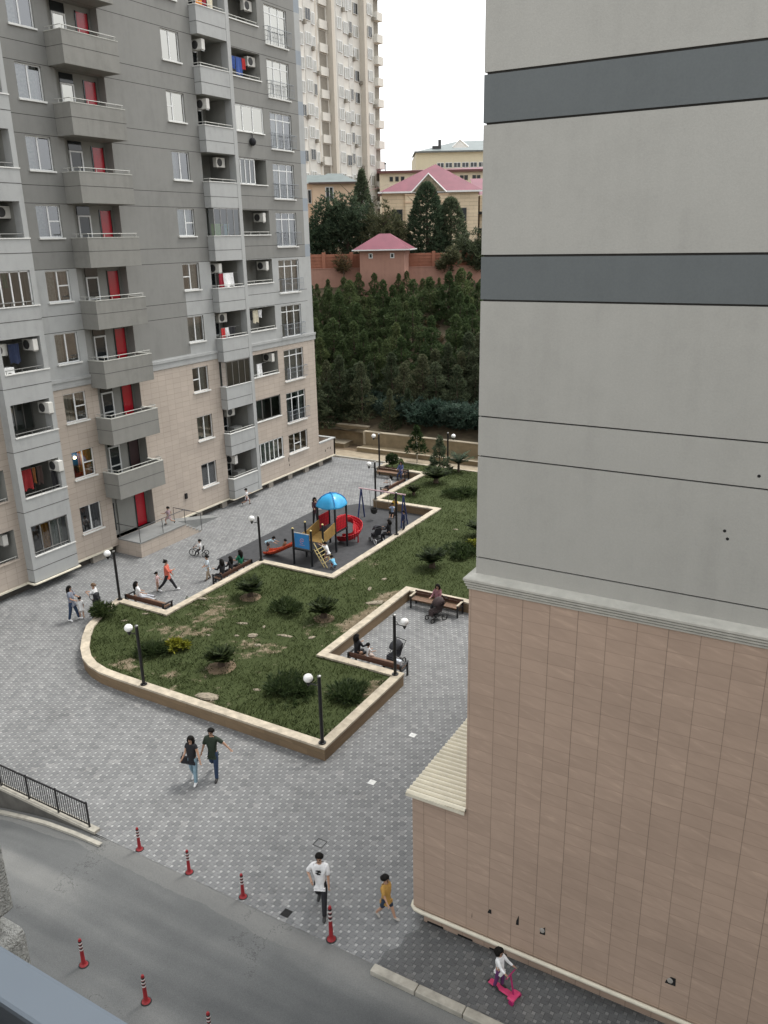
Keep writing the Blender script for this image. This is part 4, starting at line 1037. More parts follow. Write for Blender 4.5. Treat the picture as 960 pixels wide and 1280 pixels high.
gr = thing('peach_house', 'peach house with a grey green domed roof beside the grey block', 'house', (L5.x,L5.y,0), yaw)
b = MB(); b.box(-14,-7.7,2.2,10,9,23.0); b.box(-7.8,-2.5,0,9,9,22.9); b.build('wall', m_pinkw, gr)
b = MB(); P5 = [(-8.1,-.5,22.9),(-2.2,-.5,22.9),(-1.2,9,22.9),(-8.1,9,22.9),(-6.0,3.0,24.15),(-4.4,3.0,24.1)]
b.add(P5, [(0,1,5,4),(1,2,5),(2,3,4,5),(3,0,4)]); b.add([(-14,1.8,23.0),(-7.9,1.8,23.0),(-6,5,24.1),(-14,6,24.3)], [(0,1,2,3)]); b.build('roof', m_groof, gr, fix=False)
b = MB(); b.box(-8.15,-2.15,-.58,-.45,22.75,22.95); b.build('eave_board', M('brown_fascia', (.09,.06,.05), .7), gr)
win_(gr, -6.2, 20.9, .95, 1.55, 0); win_(gr, -8.95, 20.7, .9, 1.6, 2.2); win_(gr, -5.4, 16.1, 1.2, 1.0, 0)

# ------------------------------------------------------------------ far tower block
TXs = (-73.2,-72.3,-71.4); TYs = (104.5,112.6,120.2,124.4)
tw = thing('tower_block', 'tall cream tower block rising into the white sky', 'tower block', (-73,112,0))
m_tw = stucco('cream_tower_render', (.62,.60,.545), .06, .1); m_tw2 = stucco('pale_grey_tower_render', (.55,.54,.50), .08, .1); m_tw3 = stucco('tan_tower_render', (.54,.50,.43), .05, .1)
b = MB()
for i in range(3): b.box(-90, TXs[i], TYs[i], TYs[i+1], 6, 66, 0)
b.build('wall', m_tw, tw, world=True)
b = MB()
for i in (1, 2): b.box(TXs[i]-1.2, TXs[i]+.02, TYs[i]-.02, TYs[i]+.7, 6, 66)
b.box(TXs[0]-.1,TXs[0]+.03,104.4,104.8,6,66); b.box(TXs[0]-.2,TXs[0]+.03,109.6,109.9,6,66); b.build('pilaster', m_tw3, tw, world=True)
cols = [(0,105.2,1.2),(0,107.0,1.3),(0,108.6,.8),(1,113.9,1.2),(1,115.6,1.3),(1,117.1,.8),(1,118.4,1.3),(2,121.1,1.2)]
b = MB()
for i, y, w in cols[1:7:2]: b.box(TXs[i], TXs[i]+.05, y-.3, y+w+.3, 20, 66)
b.build('facing_panel', m_tw2, tw, world=True)
proto = {}
nw = 0
for ci, (i, y, w) in enumerate(cols):
    for k in range(12):
        z = 21.2+3.0*k+(ci%2)*.3
        if nw >= 98: break
        dark = random.random() < .22
        key = (w, dark)
        if key not in proto:
            q = MB(); q.box(0,.10,0,w,0,1.55); o = q.build('window', m_wpvc if not dark else m_tw2, tw)
            q = MB(); q.box(.10,.104,.08,w*.5-.03,.08,1.47); q.box(.10,.104,w*.5+.03,w-.08,.08,1.47); q.build('pane', M('bright_tower_glass', (.30,.30,.27), .15, .2, 1, spec=.6) if not dark else m_darkpane, o)
            proto[key] = o
        else: o = dup(proto[key], parent=tw)
        o.location = (TXs[i]+.051+73, y-112, z); nw += 1
m_shade = M('opening_shade_and_unit_tan', (.22,.20,.165), .8)  # shade of the flat balcony openings put into this colour; cooling units share it
for k in range(12):
    z = 22.0+3*k
    for x0, x1, y0, y1 in ((TXs[2]-.4,TXs[2]+.7,122.9,124.6),(TXs[0],TXs[0]+.3,110.3,112.3)):
        b = MB(); b.box(x0,x1,y0,y1,z-.95,z+.18); b.build('balcony', m_tw, tw, world=True)
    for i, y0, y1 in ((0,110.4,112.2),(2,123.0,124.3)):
        b = MB(); b.box(TXs[i],TXs[i]+.03,y0,y1,z+.25,z+1.9); b.build('balcony_opening_shade', m_shade, tw, world=True)
for ci, (i, y, w) in enumerate(cols):
    for k in range(12):
        if (ci*7+k*3) % 4 == 0: zq = 20.9+3*k; b = MB(); b.box(TXs[i]+.05,TXs[i]+.45,y+w+.05,y+w+.5,zq,zq+.5); b.build('cooling_unit', m_shade, tw, world=True)

# ------------------------------------------------------------------ big trees beyond the wall
def far_tree(name, label, cat, d, s, zb, crown, mat, th, tr, limbs=6):
    p = DS(d, s); return tree(name, label, cat, (p.x,p.y,zb), crown, mat, th, tr, None, 0, limbs)
far_tree('dark_pine', 'broad dark pine beside the peach house, next to the grey block', 'pine tree', 98, -5.9, 13.6, blob_crown(2.9,2.6,7.2,1.0,1300,.50,.05,8,18), m_cyp, 6, .22)
far_tree('dark_pine', 'broad dark pine between the peach house and the tall fir', 'pine tree', 97, -3.5, 13.6, blob_crown(2.8,2.6,7.4,1.0,1300,.50,.05,8,18), m_cyp, 6, .22)
far_tree('fir_tree', 'tall dark fir with a narrow hooked top in front of the tower', 'fir tree', 100, -1.75, 13.6, pine_crown(10.2,2.7,1200,.10,.60,.050,.85,False,.1,8), m_cyp, 9.6, .2)
far_tree('olive_tree', 'pale grey green tree above the gatehouse roof', 'tree', 96, .55, 13.4, blob_crown(3.0,2.7,6.6,1.0,1300,.48,.042,8,18,.6), m_olv, 5.4, .2)
far_tree('pointed_pine', 'large pointed pine in front of the limestone house gable', 'pine tree', 97, 5.5, 13.2, pine_crown(8.9,3.4,1700,.03,.62,.055,.50,False,.5,8), m_cyp, 8.4, .2)
far_tree('rounded_pine', 'smaller pine touching the right of the large pointed pine', 'pine tree', 97.5, 8.2, 13.2, pine_crown(7.3,2.9,1200,.03,.62,.055,.50,False,.5,8), m_cyp, 6.8, .2)
far_tree('feathery_tree', 'feathery green tree against the right edge of the wall', 'tree', 90.5, 10.4, 12.8, blob_crown(2.6,2.0,4.6,.3,520,.75,.05,7,9,.2), m_olv, 4, .15)
far_tree('wall_shrub', 'yellowish green shrub leaning over the brick fence', 'shrub', 89, 7.3, 12.6, blob_crown(1.5,1.1,3.4,.2,260,.5,.045,7,7), m_olv, 2.6, .08)
far_tree('creeper', 'twiggy brown shrub on the fence left of the gatehouse', 'shrub', 89.2, -3.7, 12.8, blob_crown(1.2,.7,2.6,.2,170,.5,.03,6,6), m_dry, 2, .06)
# ------------------------------------------------------------------ lamp posts
def lamp(x, y, z, arm, h, label, globe=True):
    t_ = thing('lamp_post', label, 'street lamp', (x,y,z), arm, 'black globe lamps of the courtyard')
    b = MB(); b.lathe([(.13,0),(.13,.03),(.062,.035),(.060,h),(.0605,h+.01)], n=12); b.build('pole', m_blackm, t_, smooth=True)
    b = MB(); b.lathe([(.066,h),(.066,h+.05),(.03,h+.07)], n=12); b.build('cap', m_steel, t_, smooth=True)
    b = MB()
    for a in range(4): b.lathe([(.014,.03),(.014,.05)], (.10*math.cos(a*PI/2+.8), .10*math.sin(a*PI/2+.8), 0), 6)
    b.build('anchor_bolt', m_steel, t_)
    if globe:
        b = MB(); b.tube([(.05,0,h-.34),(.44,0,h-.34)], .018, 6); b.tube([(.05,0,h-.20),(.18,0,h-.33)], .012, 6); b.lathe([(.03,-.09),(.07,0),(.075,.05),(.06,.055)], (.44,0,h-.36), 10); b.build('arm', m_blackm, t_, smooth=True)
        b = MB(); b.ball((.44,0,h-.16), .165, 16, sz=.92); b.build('globe', m_globe, t_, smooth=True)
    return t_
LW = .537
lamp(-13.72,19.20,LW,PI,2.50,'black globe lamp on the front corner of the planter wall')
lamp(-21.9,19.16,LW,PI,2.45,'black globe lamp on the front planter wall, beside the yellowish shrub')
lamp(-28.72,24.35,LW,PI,2.42,'black globe lamp on the planter corner beside the backpack wearer')
lamp(-25.78,31.40,LW,PI,2.42,'black globe lamp at the planter corner next to the orange slide')
lamp(-13.75,24.30,LW,0,2.5,'black globe lamp with its arm to the right, by the low bench')
lamp(-29.40,50.15,LW,PI,2.45,'black globe lamp behind the far bench, beside a round bush')
lamp(-25.70,43.25,LW,PI,2.45,'black globe lamp behind the swing frame')
lamp(-25.2,53.0,.12,0,2.75,'black globe lamp near the retaining wall, among the conifers')
lamp(-13.55,31.72,LW,0,2.5,'black lamp post partly hidden by the brown building')
lamp(-21.28,38.05,LW,0,2.45,'plain black post at the playground edge, without a globe',False)

# ------------------------------------------------------------------ benches
def bench(x, y, rz, label, L=2.35):
    t_ = thing('park_bench', label, 'bench', (x,y,0), rz, 'timber benches of the courtyard')
    b = MB()
    for k in range(4): b.box(-L/2,L/2,-.16+.115*k,-.06+.115*k,.43,.465)
    b.build('seat', m_woodl, t_, bevel=.006)
    b = MB()
    for k in range(2): b.box(-L/2,L/2,-.235-.02*k,-.205-.02*k,.50+.115*k,.60+.115*k)
    b.build('backrest', m_wood, t_, bevel=.006)
    for s_ in (-1, 1):
        b = MB(); xx = s_*(L/2+.03)
        b.box(xx-.03,xx+.03,-.30,-.23,0,.70); b.box(xx-.03,xx+.03,.26,.33,0,.60); b.box(xx-.025,xx+.025,-.23,.26,.38,.43); b.build('leg', m_blackm, t_)
        b = MB(); b.box(xx-.045,xx+.045,-.24,.36,.602,.64); b.build('armrest', m_cap if (y > 30 and y < 32) else m_blackm, t_, bevel=.008)
    return t_
bench(-27.45,24.92,0,'timber bench backing onto the left planter wall, dark armrest towards the corner')
bench(-26.32,29.75,PI/2,'timber bench along the planter wall with the person in green')
bench(-28.0,49.55,PI,'far timber bench beneath the round bush')
bench(-26.25,46.6,PI/2,'dark bench at the planter step behind the swings')
bench(-15.35,31.15,PI,'timber bench with pale armrests under the woman in pink')
bench(-14.95,24.98,0,'timber bench backing onto the planter, woman in black at its end')

# ------------------------------------------------------------------ playground
b = MB(); b.add([(-28.9,31.37,.004),(-21.3,31.37,.004),(-21.3,43.3,.004),(-27.1,43.3,.004),(-28.9,40.9,.004)], [(0,1,2,3,4)]); struct(b.build('rubber_playground_surface', m_rubber))
m_blue = M('blue_plastic', (.035,.22,.52), .3, .06, 4); m_canopy = M('sky_blue_plastic', (.05,.36,.66), .25, .06, 4); m_rplast = M('red_plastic', (.50,.02,.03), .28, .06, 4)
m_oplast = M('orange_plastic', (.55,.07,.025), .35, .1, 4); m_ochre = M('ochre_panel', (.30,.185,.055), .6, .2, 6); m_ropes = M('pale_yellow_bar', (.55,.45,.20), .5, .1, 6)
m_post = M('dark_green_black_post', (.014,.017,.02), .45, .1, 5)
ps = thing('play_structure', 'climbing tower with a blue domed roof, red spiral slide and ochre bridge', 'play structure', (-24.15,35,0))
def pl(name, mat, mb, par=None, **k):
    o = mb.build(name, mat, par or ps, world=(par is None), **k)
    if par is not None: o.data.transform(Matrix.Translation(-Vector(ps.location)))
    return o
for x, y, h in ((-24.7,32.85,2.0),(-24.7,34.0,2.0),(-23.6,32.95,2.0),(-23.6,34.05,2.0),(-23.6,35.3,2.62),(-23.6,36.45,2.62),(-24.75,36.45,2.62),(-24.75,35.3,2.62)):
    b = MB(); b.lathe([(.058,0),(.058,h)], (x,y,0), 10); o = pl('post', m_post, b, smooth=True)
    if h < 2.5: b = MB(); b.ball((x,y,h+.02), .064, 10, bot=0, k=4); pl('post_cap', m_ropes, b, o, smooth=True)
b = MB(); b.box(-24.75,-23.55,32.8,34.1,.86,.93); pl('platform', m_post, b); b = MB(); b.box(-24.8,-23.55,35.25,36.5,1.08,1.15); pl('platform', m_post, b)
b = MB(); b.box(-24.62,-23.68,32.86,32.92,.98,1.78); pn = pl('blue_panel', m_blue, b, bevel=.015)
b = MB(); b.tube([(-24.66,32.89,1.80),(-23.64,32.9,1.80)], .03, 6); pl('panel_rail', m_railw, b, pn)
b = MB()
b.tube([(-24.12+.13*math.cos(a*.5+.5), 32.853, 1.40+.13*math.sin(a*.5+.5)) for a in range(10)], .016, 5); b.box(-24.2,-24.02,32.85,32.856,1.38,1.42); b.box(-24.3,-23.95,32.85,32.856,1.16,1.18)
pl('panel_emblem', M('faded_pink_emblem', (.5,.28,.36), .6), b, pn)
for x in (-24.70,-23.62): b = MB(); b.add([(x,34.05,.90),(x,35.3,1.12),(x,35.3,1.78),(x,34.05,1.50),(x+.04,34.05,.90),(x+.04,35.3,1.12),(x+.04,35.3,1.78),(x+.04,34.05,1.5)], [(0,1,2,3),(7,6,5,4),(3,2,6,7),(0,4,5,1),(0,3,7,4),(1,5,6,2)]); pl('bridge_side', m_ochre, b)
b = MB(); b.add([(-24.66,34.05,.90),(-23.62,34.05,.90),(-23.62,35.3,1.12),(-24.66,35.3,1.12)], [(0,1,2,3)]); pl('bridge_deck', m_ochre, b, fix=False)
b = MB(); b.box(-24.7,-24.66,32.95,33.9,.95,1.5); pl('side_panel', m_ochre, b)
for x0, x1, y0, y1 in ((-23.62,-23.58,35.38,36.38),(-24.78,-24.74,35.38,36.38)):
    b = MB()
    b.box(x0,x1,y0,y1,1.18,1.95); o = pl('red_panel', m_rplast, b, bevel=.01)
    b = MB()
    for i in range(6): b.box(x1,x1+.008,y0+.08+.16*i,y0+.11+.16*i,1.22,1.92); 
    for i in range(4): b.box(x1,x1+.008,y0+.02,y1-.02,1.28+.17*i,1.31+.17*i)
    pl('panel_ribs', M('dark_red_ribs', (.27,.012,.02), .4), b, o)
b = MB()
cx, cy = -24.17, 35.87
N = 24; prof = [(.80,2.55),(.775,2.63),(.69,2.84),(.51,3.04),(.28,3.17),(.02,3.22)]
o0 = len(b.v)
for r_, z in prof:
    for k in range(N):
        a = 2*PI*k/N; sc = 1+.13*math.cos(4*a+PI)*(r_/.8); zz = z-.10*(.5+.5*math.cos(4*a))*(r_ > .76)
        b.v.append((cx+r_*sc*math.cos(a), cy+r_*sc*math.sin(a), zz))
for i in range(len(prof)-1):
    for k in range(N): b.f.append((i*N+k, i*N+(k+1)%N, (i+1)*N+(k+1)%N, (i+1)*N+k)); b.m.append(0)
o = pl('domed_roof', m_canopy, b, smooth=True, fix=False); o.modifiers.new('Solid','SOLIDIFY').thickness = .03
b = MB()
for k in range(4):
    a = PI/4+k*PI/2; b.tube([(cx+r_*1.10*math.cos(a)*(1 if r_ < .5 else 1.0), cy+r_*1.10*math.sin(a), z+.03) for r_, z in prof], .022, 5)
pl('roof_seam', M('deep_blue_plastic', (.02,.16,.40), .3), b, o)
# spiral slide (trough swept along an arc)
def trough(path, w, hgt, mat, name):
    b = MB(); path = [Vector(p) for p in path]; rows_ = []
    for i, p in enumerate(path):
        d = (path[min(i+1,len(path)-1)]-path[max(i-1,0)]); d.z = 0; d.normalize(); s_ = Vector((-d.y,d.x,0))
        rows_.append([p+s_*(w*math.cos(t))+Vector((0,0,-hgt*math.sin(t)*.8+hgt*.5)) for t in (0,.35,.8,1.3,PI-1.3,PI-.8,PI-.35,PI)])
    for r0, r1 in zip(rows_, rows_[1:]):
        for k in range(7): b.quad(r0[k], r0[k+1], r1[k+1], r1[k])
    o = pl(name, mat, b, smooth=True, fix=False, sharp=0); m_ = o.modifiers.new('Solid','SOLIDIFY'); m_.thickness = .035; return o
path = [(-24.0,36.5,1.22),(-24.0,36.9,1.20)]
for i in range(13):
    a = PI*.80-i*PI*1.35/12; path.append((-23.75+.72*math.cos(a)+.02, 37.55+.72*math.sin(a), 1.18-.95*i/12))
path += [(-24.1,36.72,.20),(-24.5,36.75,.16)]
path = [(-24.0,36.5,1.42),(-24.02,36.9,1.40),(-23.98,37.25,1.30),(-23.75,37.5,1.12),(-23.45,37.45,.90),(-23.32,37.1,.66),(-23.45,36.85,.45),(-23.85,36.78,.28),(-24.35,36.82,.19)]
def smooth_path(p, n=3):
    for _ in range(n):
        q = [p[0]]
        for a, b_ in zip(p, p[1:]): a, b_ = Vector(a), Vector(b_); q += [a*.75+b_*.25, a*.25+b_*.75]
        p = q+[p[-1]]
    return p
trough(smooth_path(path,2), .25, .44, m_rplast, 'spiral_slide')
b = MB(); b.tube([(-23.34,37.2,0),(-23.34,37.2,.6)], .04, 8); b.tube([(-23.75,37.5,0),(-23.75,37.5,1.0)], .04, 8); pl('slide_leg', m_rplast, b)
trough(smooth_path([(-24.75,33.45,.95),(-25.1,33.42,.90),(-25.8,33.38,.50),(-26.4,33.34,.20),(-26.95,33.3,.12)],2), .30, .26, m_oplast, 'orange_slide')
b = MB()
for y in (33.1,33.85): b.tube([(-23.55,y,1.3),(-22.75,y+.02,.02)], .026, 6); b.tube([(-23.55,y,.95),(-22.95,y+.02,.02)], .022, 6)
for k in range(5): f_ = k/5; b.tube([(-23.5+.6*f_,33.1,.85-.78*f_),(-23.5+.6*f_,33.87,.85-.78*f_)], .02, 6)
pl('climbing_ladder', m_ropes, b)
sw = thing('swing_frame', 'dark blue swing frame with a pale top bar beside the red slide', 'swing', (-24,40.9,0))
m_nav = M('navy_frame', (.02,.035,.12), .4, .1)
for x in (-25.35,-22.3):
    for y in (40.45,41.25):
        b = MB(); b.tube([(x,y,0),(x+(.05 if x < -24 else -.05),40.85,1.98)], .045, 8); b.build('leg', m_nav, sw, world=True)
b = MB(); b.tube([(-25.45,40.85,1.98),(-22.2,40.85,1.98)], .045, 8); b.build('top_bar', M('pale_pink_bar', (.55,.38,.40), .5), sw, world=True)
for x in (-24.5,-23.2):
    b = MB(); b.tube([(x-.2,40.85,1.95),(x-.2,41.0,.55)], .012, 5); b.tube([(x+.2,40.85,1.95),(x+.2,41.0,.55)], .012, 5); b.build('chain', m_steel, sw, world=True)
    b = MB(); b.lathe([(.12,.42),(.2,.5),(.23,.75),(.20,.75),(.17,.52)], (x,41.0,0), 10); b.build('swing_seat', m_rubb, sw, world=True)

# ------------------------------------------------------------------ bollards
def bollard(x, y, s, label, src=[None]):
    if src[0] is None:
        t_ = thing('traffic_bollard', label, 'bollard', (x,y,0), 0, 'red and white bollards along the road')
        b = MB(); b.lathe([(.105,0),(.10,.02),(.070,.04),(.050,.07),(.042,.42),(.038,.73),(.028,.755)], n=14); b.build('post', m_bolred, t_, smooth=True)
        for z in (.44,.535,.63):
            b = MB(); b.lathe([(.0430,z),(.0422,z+.035)], n=14); b.build('reflective_band', m_bolwht, t_, smooth=True)
            b = MB(); b.lathe([(.0425,z+.036),(.0418,z+.075)], n=14); b.build('black_band', m_rubb, t_, smooth=True)
        b = MB(); b.lathe([(.125,.0),(.12,.012)], n=14); b.build('base_plate', m_rubb, t_); src[0] = t_
    else: t_ = dup(src[0], (x,y,0), random.random(), label)
    t_.scale = (1.0+(s-1)*.3,)*2+(s,)
    return t_
for x, y, s, l in ((-15.91,13.0,1.0,'red bollard nearest the fence, on the paving edge'),(-14.02,13.0,1.0,'red bollard second from the fence along the paving edge'),(-12.14,13.02,1.0,'red bollard third from the fence along the paving edge'),
                   (-9.31,12.98,1.38,'tall red and white bollard at the feet of the man in white'),(-14.17,9.47,1.05,'red bollard out in the asphalt, left of the other one'),(-12.09,9.46,1.05,'red bollard in the asphalt near the grey sill'),(-10.15,9.46,1.05,'red bollard in the asphalt cut off by the bottom edge')):
    bollard(x, y, s, l)

# ------------------------------------------------------------------ plants on the lawn
def frond_crown(n, L, lift, droop, w=.055, z0=.25, mat=None):
    V = []; F = []
    for i in range(n):
        a = 2.4*i+random.uniform(-.2,.2); up = lift*random.uniform(.35,1.15); l = L*random.uniform(.75,1.1)
        for k in range(13):
            t = (k+1)/13.5; r_ = l*t*math.cos(up*(1-t*.3)); z = z0+l*(t*math.sin(up)-droop*t*t)
            c = Vector((r_*math.cos(a), r_*math.sin(a), max(.03,z))); s_ = Vector((-math.sin(a),math.cos(a),0)); d = Vector((math.cos(a),math.sin(a),.1))
            ww = l*.24*math.sin(PI*min(.98,t*.85+.12))
            for sg_ in (-1, 1):
                e = c+s_*sg_*ww+d*ww*.55+Vector((0,0,.05)); o = len(V)
                V += [tuple(c-d*w*.5), tuple(c+d*w*.5), tuple(e+d*.02), tuple(e-d*.015)]; F.append((o,o+1,o+2,o+3))
    return V, F
m_mound = M('planting_soil_ring', (.17,.125,.08), .95, .35, 6, .5, 20)
def plant(name, label, cat, x, y, crown, mat, stem=.25, r=.09, mound=0, s=1.0, group=None):
    t_ = thing(name, label, cat, (x,y,lawn_z(x,y)), random.random()*6, group)
    o = bpy.data.objects.new('foliage', leafmesh('foliage', *crown, mat)); COL.objects.link(o); o.parent = t_
    b = MB(); b.lathe([(r*1.2,-.1),(r,0),(r*.8,stem)], n=8); b.build('stem', m_bark, t_)
    if mound:
        b = MB(); b.ball((0,0,-.02), mound, 14, sz=.16, bot=0, k=3); b.build('soil_ring', m_mound, t_, smooth=True)
    t_.scale = (s,s,s); return t_
G_ = 'cycads on the raised lawn'
plant('cycad','bushy cycad on a sandy ring beside the bench wall','cycad',-23.46,27.58,frond_crown(66,0.90,1.45,.22),m_cyc,.3,.16,.55,1.0,G_)
plant('cycad','dark cycad in a round sandy ring, nearest the front wall','cycad',-20.25,21.73,frond_crown(66,0.78,1.45,.22),m_cyc,.28,.16,.62,1.0,G_)
plant('cycad','cycad in the middle of the lawn, right of the low juniper','cycad',-19.03,27.24,frond_crown(66,0.86,1.45,.22),m_cyc,.3,.16,.5,1.0,G_)
plant('cycad','dark cycad above the notch bench, left of a yellow tipped shrub','cycad',-17.4,34.79,frond_crown(70,1.01,1.45,.22),m_cyc,.35,.18,0,1.0,G_)
plant('cycad','spreading cycad below the conifer at the far end','cycad',-23.92,48.45,frond_crown(70,1.05,1.45,.22),m_cyc,.4,.18,0,1.05,G_)
plant('cycad','small cycad on the lawn behind the swing','cycad',-24.0,45.3,frond_crown(58,0.78,1.45,.22),m_cyc,.3,.14,0,.85,G_)
plant('cycad','cycad half hidden behind the edge of the brown building','cycad',-17.0,40.1,frond_crown(66,0.98,1.45,.22),m_cyc,.35,.16,0,1.0,G_)
plant('shrub','small green bush spilling over the curved planter wall','shrub',-28.15,22.75,blob_crown(.62,.55,.75,.05,200,.26,.025,7,7),m_jun,.2,.04)
J_ = 'low junipers on the lawn'
for x, y, rx, ry, h, l in ((-21.06,27.1,.95,.8,.55,'low juniper mat between two cycads in mid lawn'),(-16.75,21.5,1.35,1.05,.55,'large low juniper near the front corner lamp'),(-16.9,37.3,1.25,1.0,.6,'low spreading shrub right of the dark cycad'),(-21.0,46.6,1.4,1.1,.65,'broad low juniper at the right of the far lawn'),(-23.5,21.35,.85,.6,.5,'low green shrub touching the yellow one'),(-14.75,22.3,.9,.8,.35,'low grassy clump inside the front right corner')):
    plant('juniper',l,'shrub',x,y,blob_crown(rx,ry,h*.72,.02,int(230*rx),.30,.020,8,14,.35),m_jun,.12,.05,0,1.0,J_)
plant('shrub','bright yellow green shrub behind the front lamp','shrub',-22.75,21.95,blob_crown(.5,.45,.6,.05,110,.2,.035,7,6),m_yel,.2,.03)
plant('shrub','shrub with a few yellow tips beside the dark cycad','shrub',-16.3,38.2,blob_crown(.6,.5,.7,.05,70,.22,.035,7,5),m_yel,.2,.03)
V, F = [], []
for i in range(420):
    d = Vector((random.gauss(0,1),random.gauss(0,1),random.gauss(0,1))).normalized(); tufts(V,F,Vector((0,0,.72))+d*.46*random.random()**.4,d,6,.13,.026,.1)
plant('round_bush','clipped round green bush behind the far bench','bush',-28.75,50.9,(V,F),m_jun,.4,.05)
def conifer(name, label, x, y, h, r, n, mat, clear, bark=None):
    V, F = pine_crown(h, r, n, clear, .34, .036, .85, True, .25, 7); t_ = tree(name, label, 'conifer', (x,y,lawn_z(x,y) if y < 53.2 else .0), (V,F), mat, h*.95, .045, None, 0, 0, bark); return t_
conifer('young_pine','young conifer on a thin pale trunk before the retaining wall',-28.35,54.1,2.9,.85,190,m_fir,.30,M('pale_bark', (.38,.34,.28), .9))
conifer('conifer','dense dark conifer right of the thin trunked one',-25.2,51.6,2.7,.85,260,m_cyp,.04)
plant('yucca','dark spiky plant near the retaining wall','plant',-24.2,52.75,frond_crown(38,1.3,1.35,.25,.05,.6),m_cyp,.7,.1)
for i, (x, y, sx, sy, sz, rz) in enumerate(((-25.42,26.36,.24,.12,.06,.6),(-21.46,24.14,.13,.08,.03,.2),(-20.84,24.46,.28,.14,.07,.5),(-20.93,25.36,.14,.06,.03,2),(-18.49,25.5,.18,.1,.04,1),(-17.81,29.77,.45,.2,.05,.7),(-16.46,22.4,.1,.07,.04,0),(-19.2,19.75,.5,.26,.08,.1),(-20.11,23.86,.2,.1,.04,.4),(-18.77,40.63,.18,.08,.03,.3),(-18.88,32.4,.18,.1,.04,1),(-18.87,30.98,.22,.1,.04,2),(-22.6,23.6,.12,.08,.03,0),(-26.6,23.9,.2,.08,.03,.5),(-26.9,22.9,.16,.07,.03,.7),(-22.0,25.2,.3,.1,.03,.4),(-19.6,25.1,.35,.12,.03,.2),(-17.9,21.0,.16,.09,.03,.3))):
    b = MB(); b.ball((0,0,0), 1, 7, sz=1, k=4); b.v = [(v[0]*sx*(1+.25*random.uniform(-1,1)), v[1]*sy*(1+.25*random.uniform(-1,1)), v[2]*sz) for v in b.v]
    o = b.build('stone', M('pale_rubble', (.25,.215,.16), .9, .35, 9)); o.location = (x,y,lawn_z(x,y)+sz*.4); o.rotation_euler = (0,0,rz)
    tag(o, 'pale piece of rubble lying in the lawn grass', 'stone', 'pale rubble scattered on the lawn')

# ------------------------------------------------------------------ covers in the paving
for x, y, l in ((-11.63,21.72,'white square cover in the paving, nearer the notch bench'),(-11.56,18.79,'white square cover in the paving, near the corrugated roof')):
    b = MB(); b.box(-.11,.11,-.11,.11,.0,.008); o = b.build('drain_cover', M('white_cover', (.66,.66,.64), .6, .2, 9)); o.location = (x,y,.001); tag(o, l, 'drain cover')
b = MB(); b.box(-.12,.12,-.12,.12,0,.005); o = b.build('drain_cover', m_dark); o.location = (-10.79,13.12,.001); tag(o, 'dark square drain opening at the paving edge', 'drain cover')
b = MB(); b.box(-.16,.16,-.16,-.135,0,.006); b.box(-.16,.16,.135,.16,0,.006); b.box(-.16,-.135,-.135,.135,0,.006); b.box(.135,.16,-.135,.135,0,.006); o = b.build('drain_cover', M('dark_frame', (.05,.05,.05), .8)); o.location = (-11.47,15.68,.001); tag(o, 'paver filled access cover above the man in white', 'drain cover')
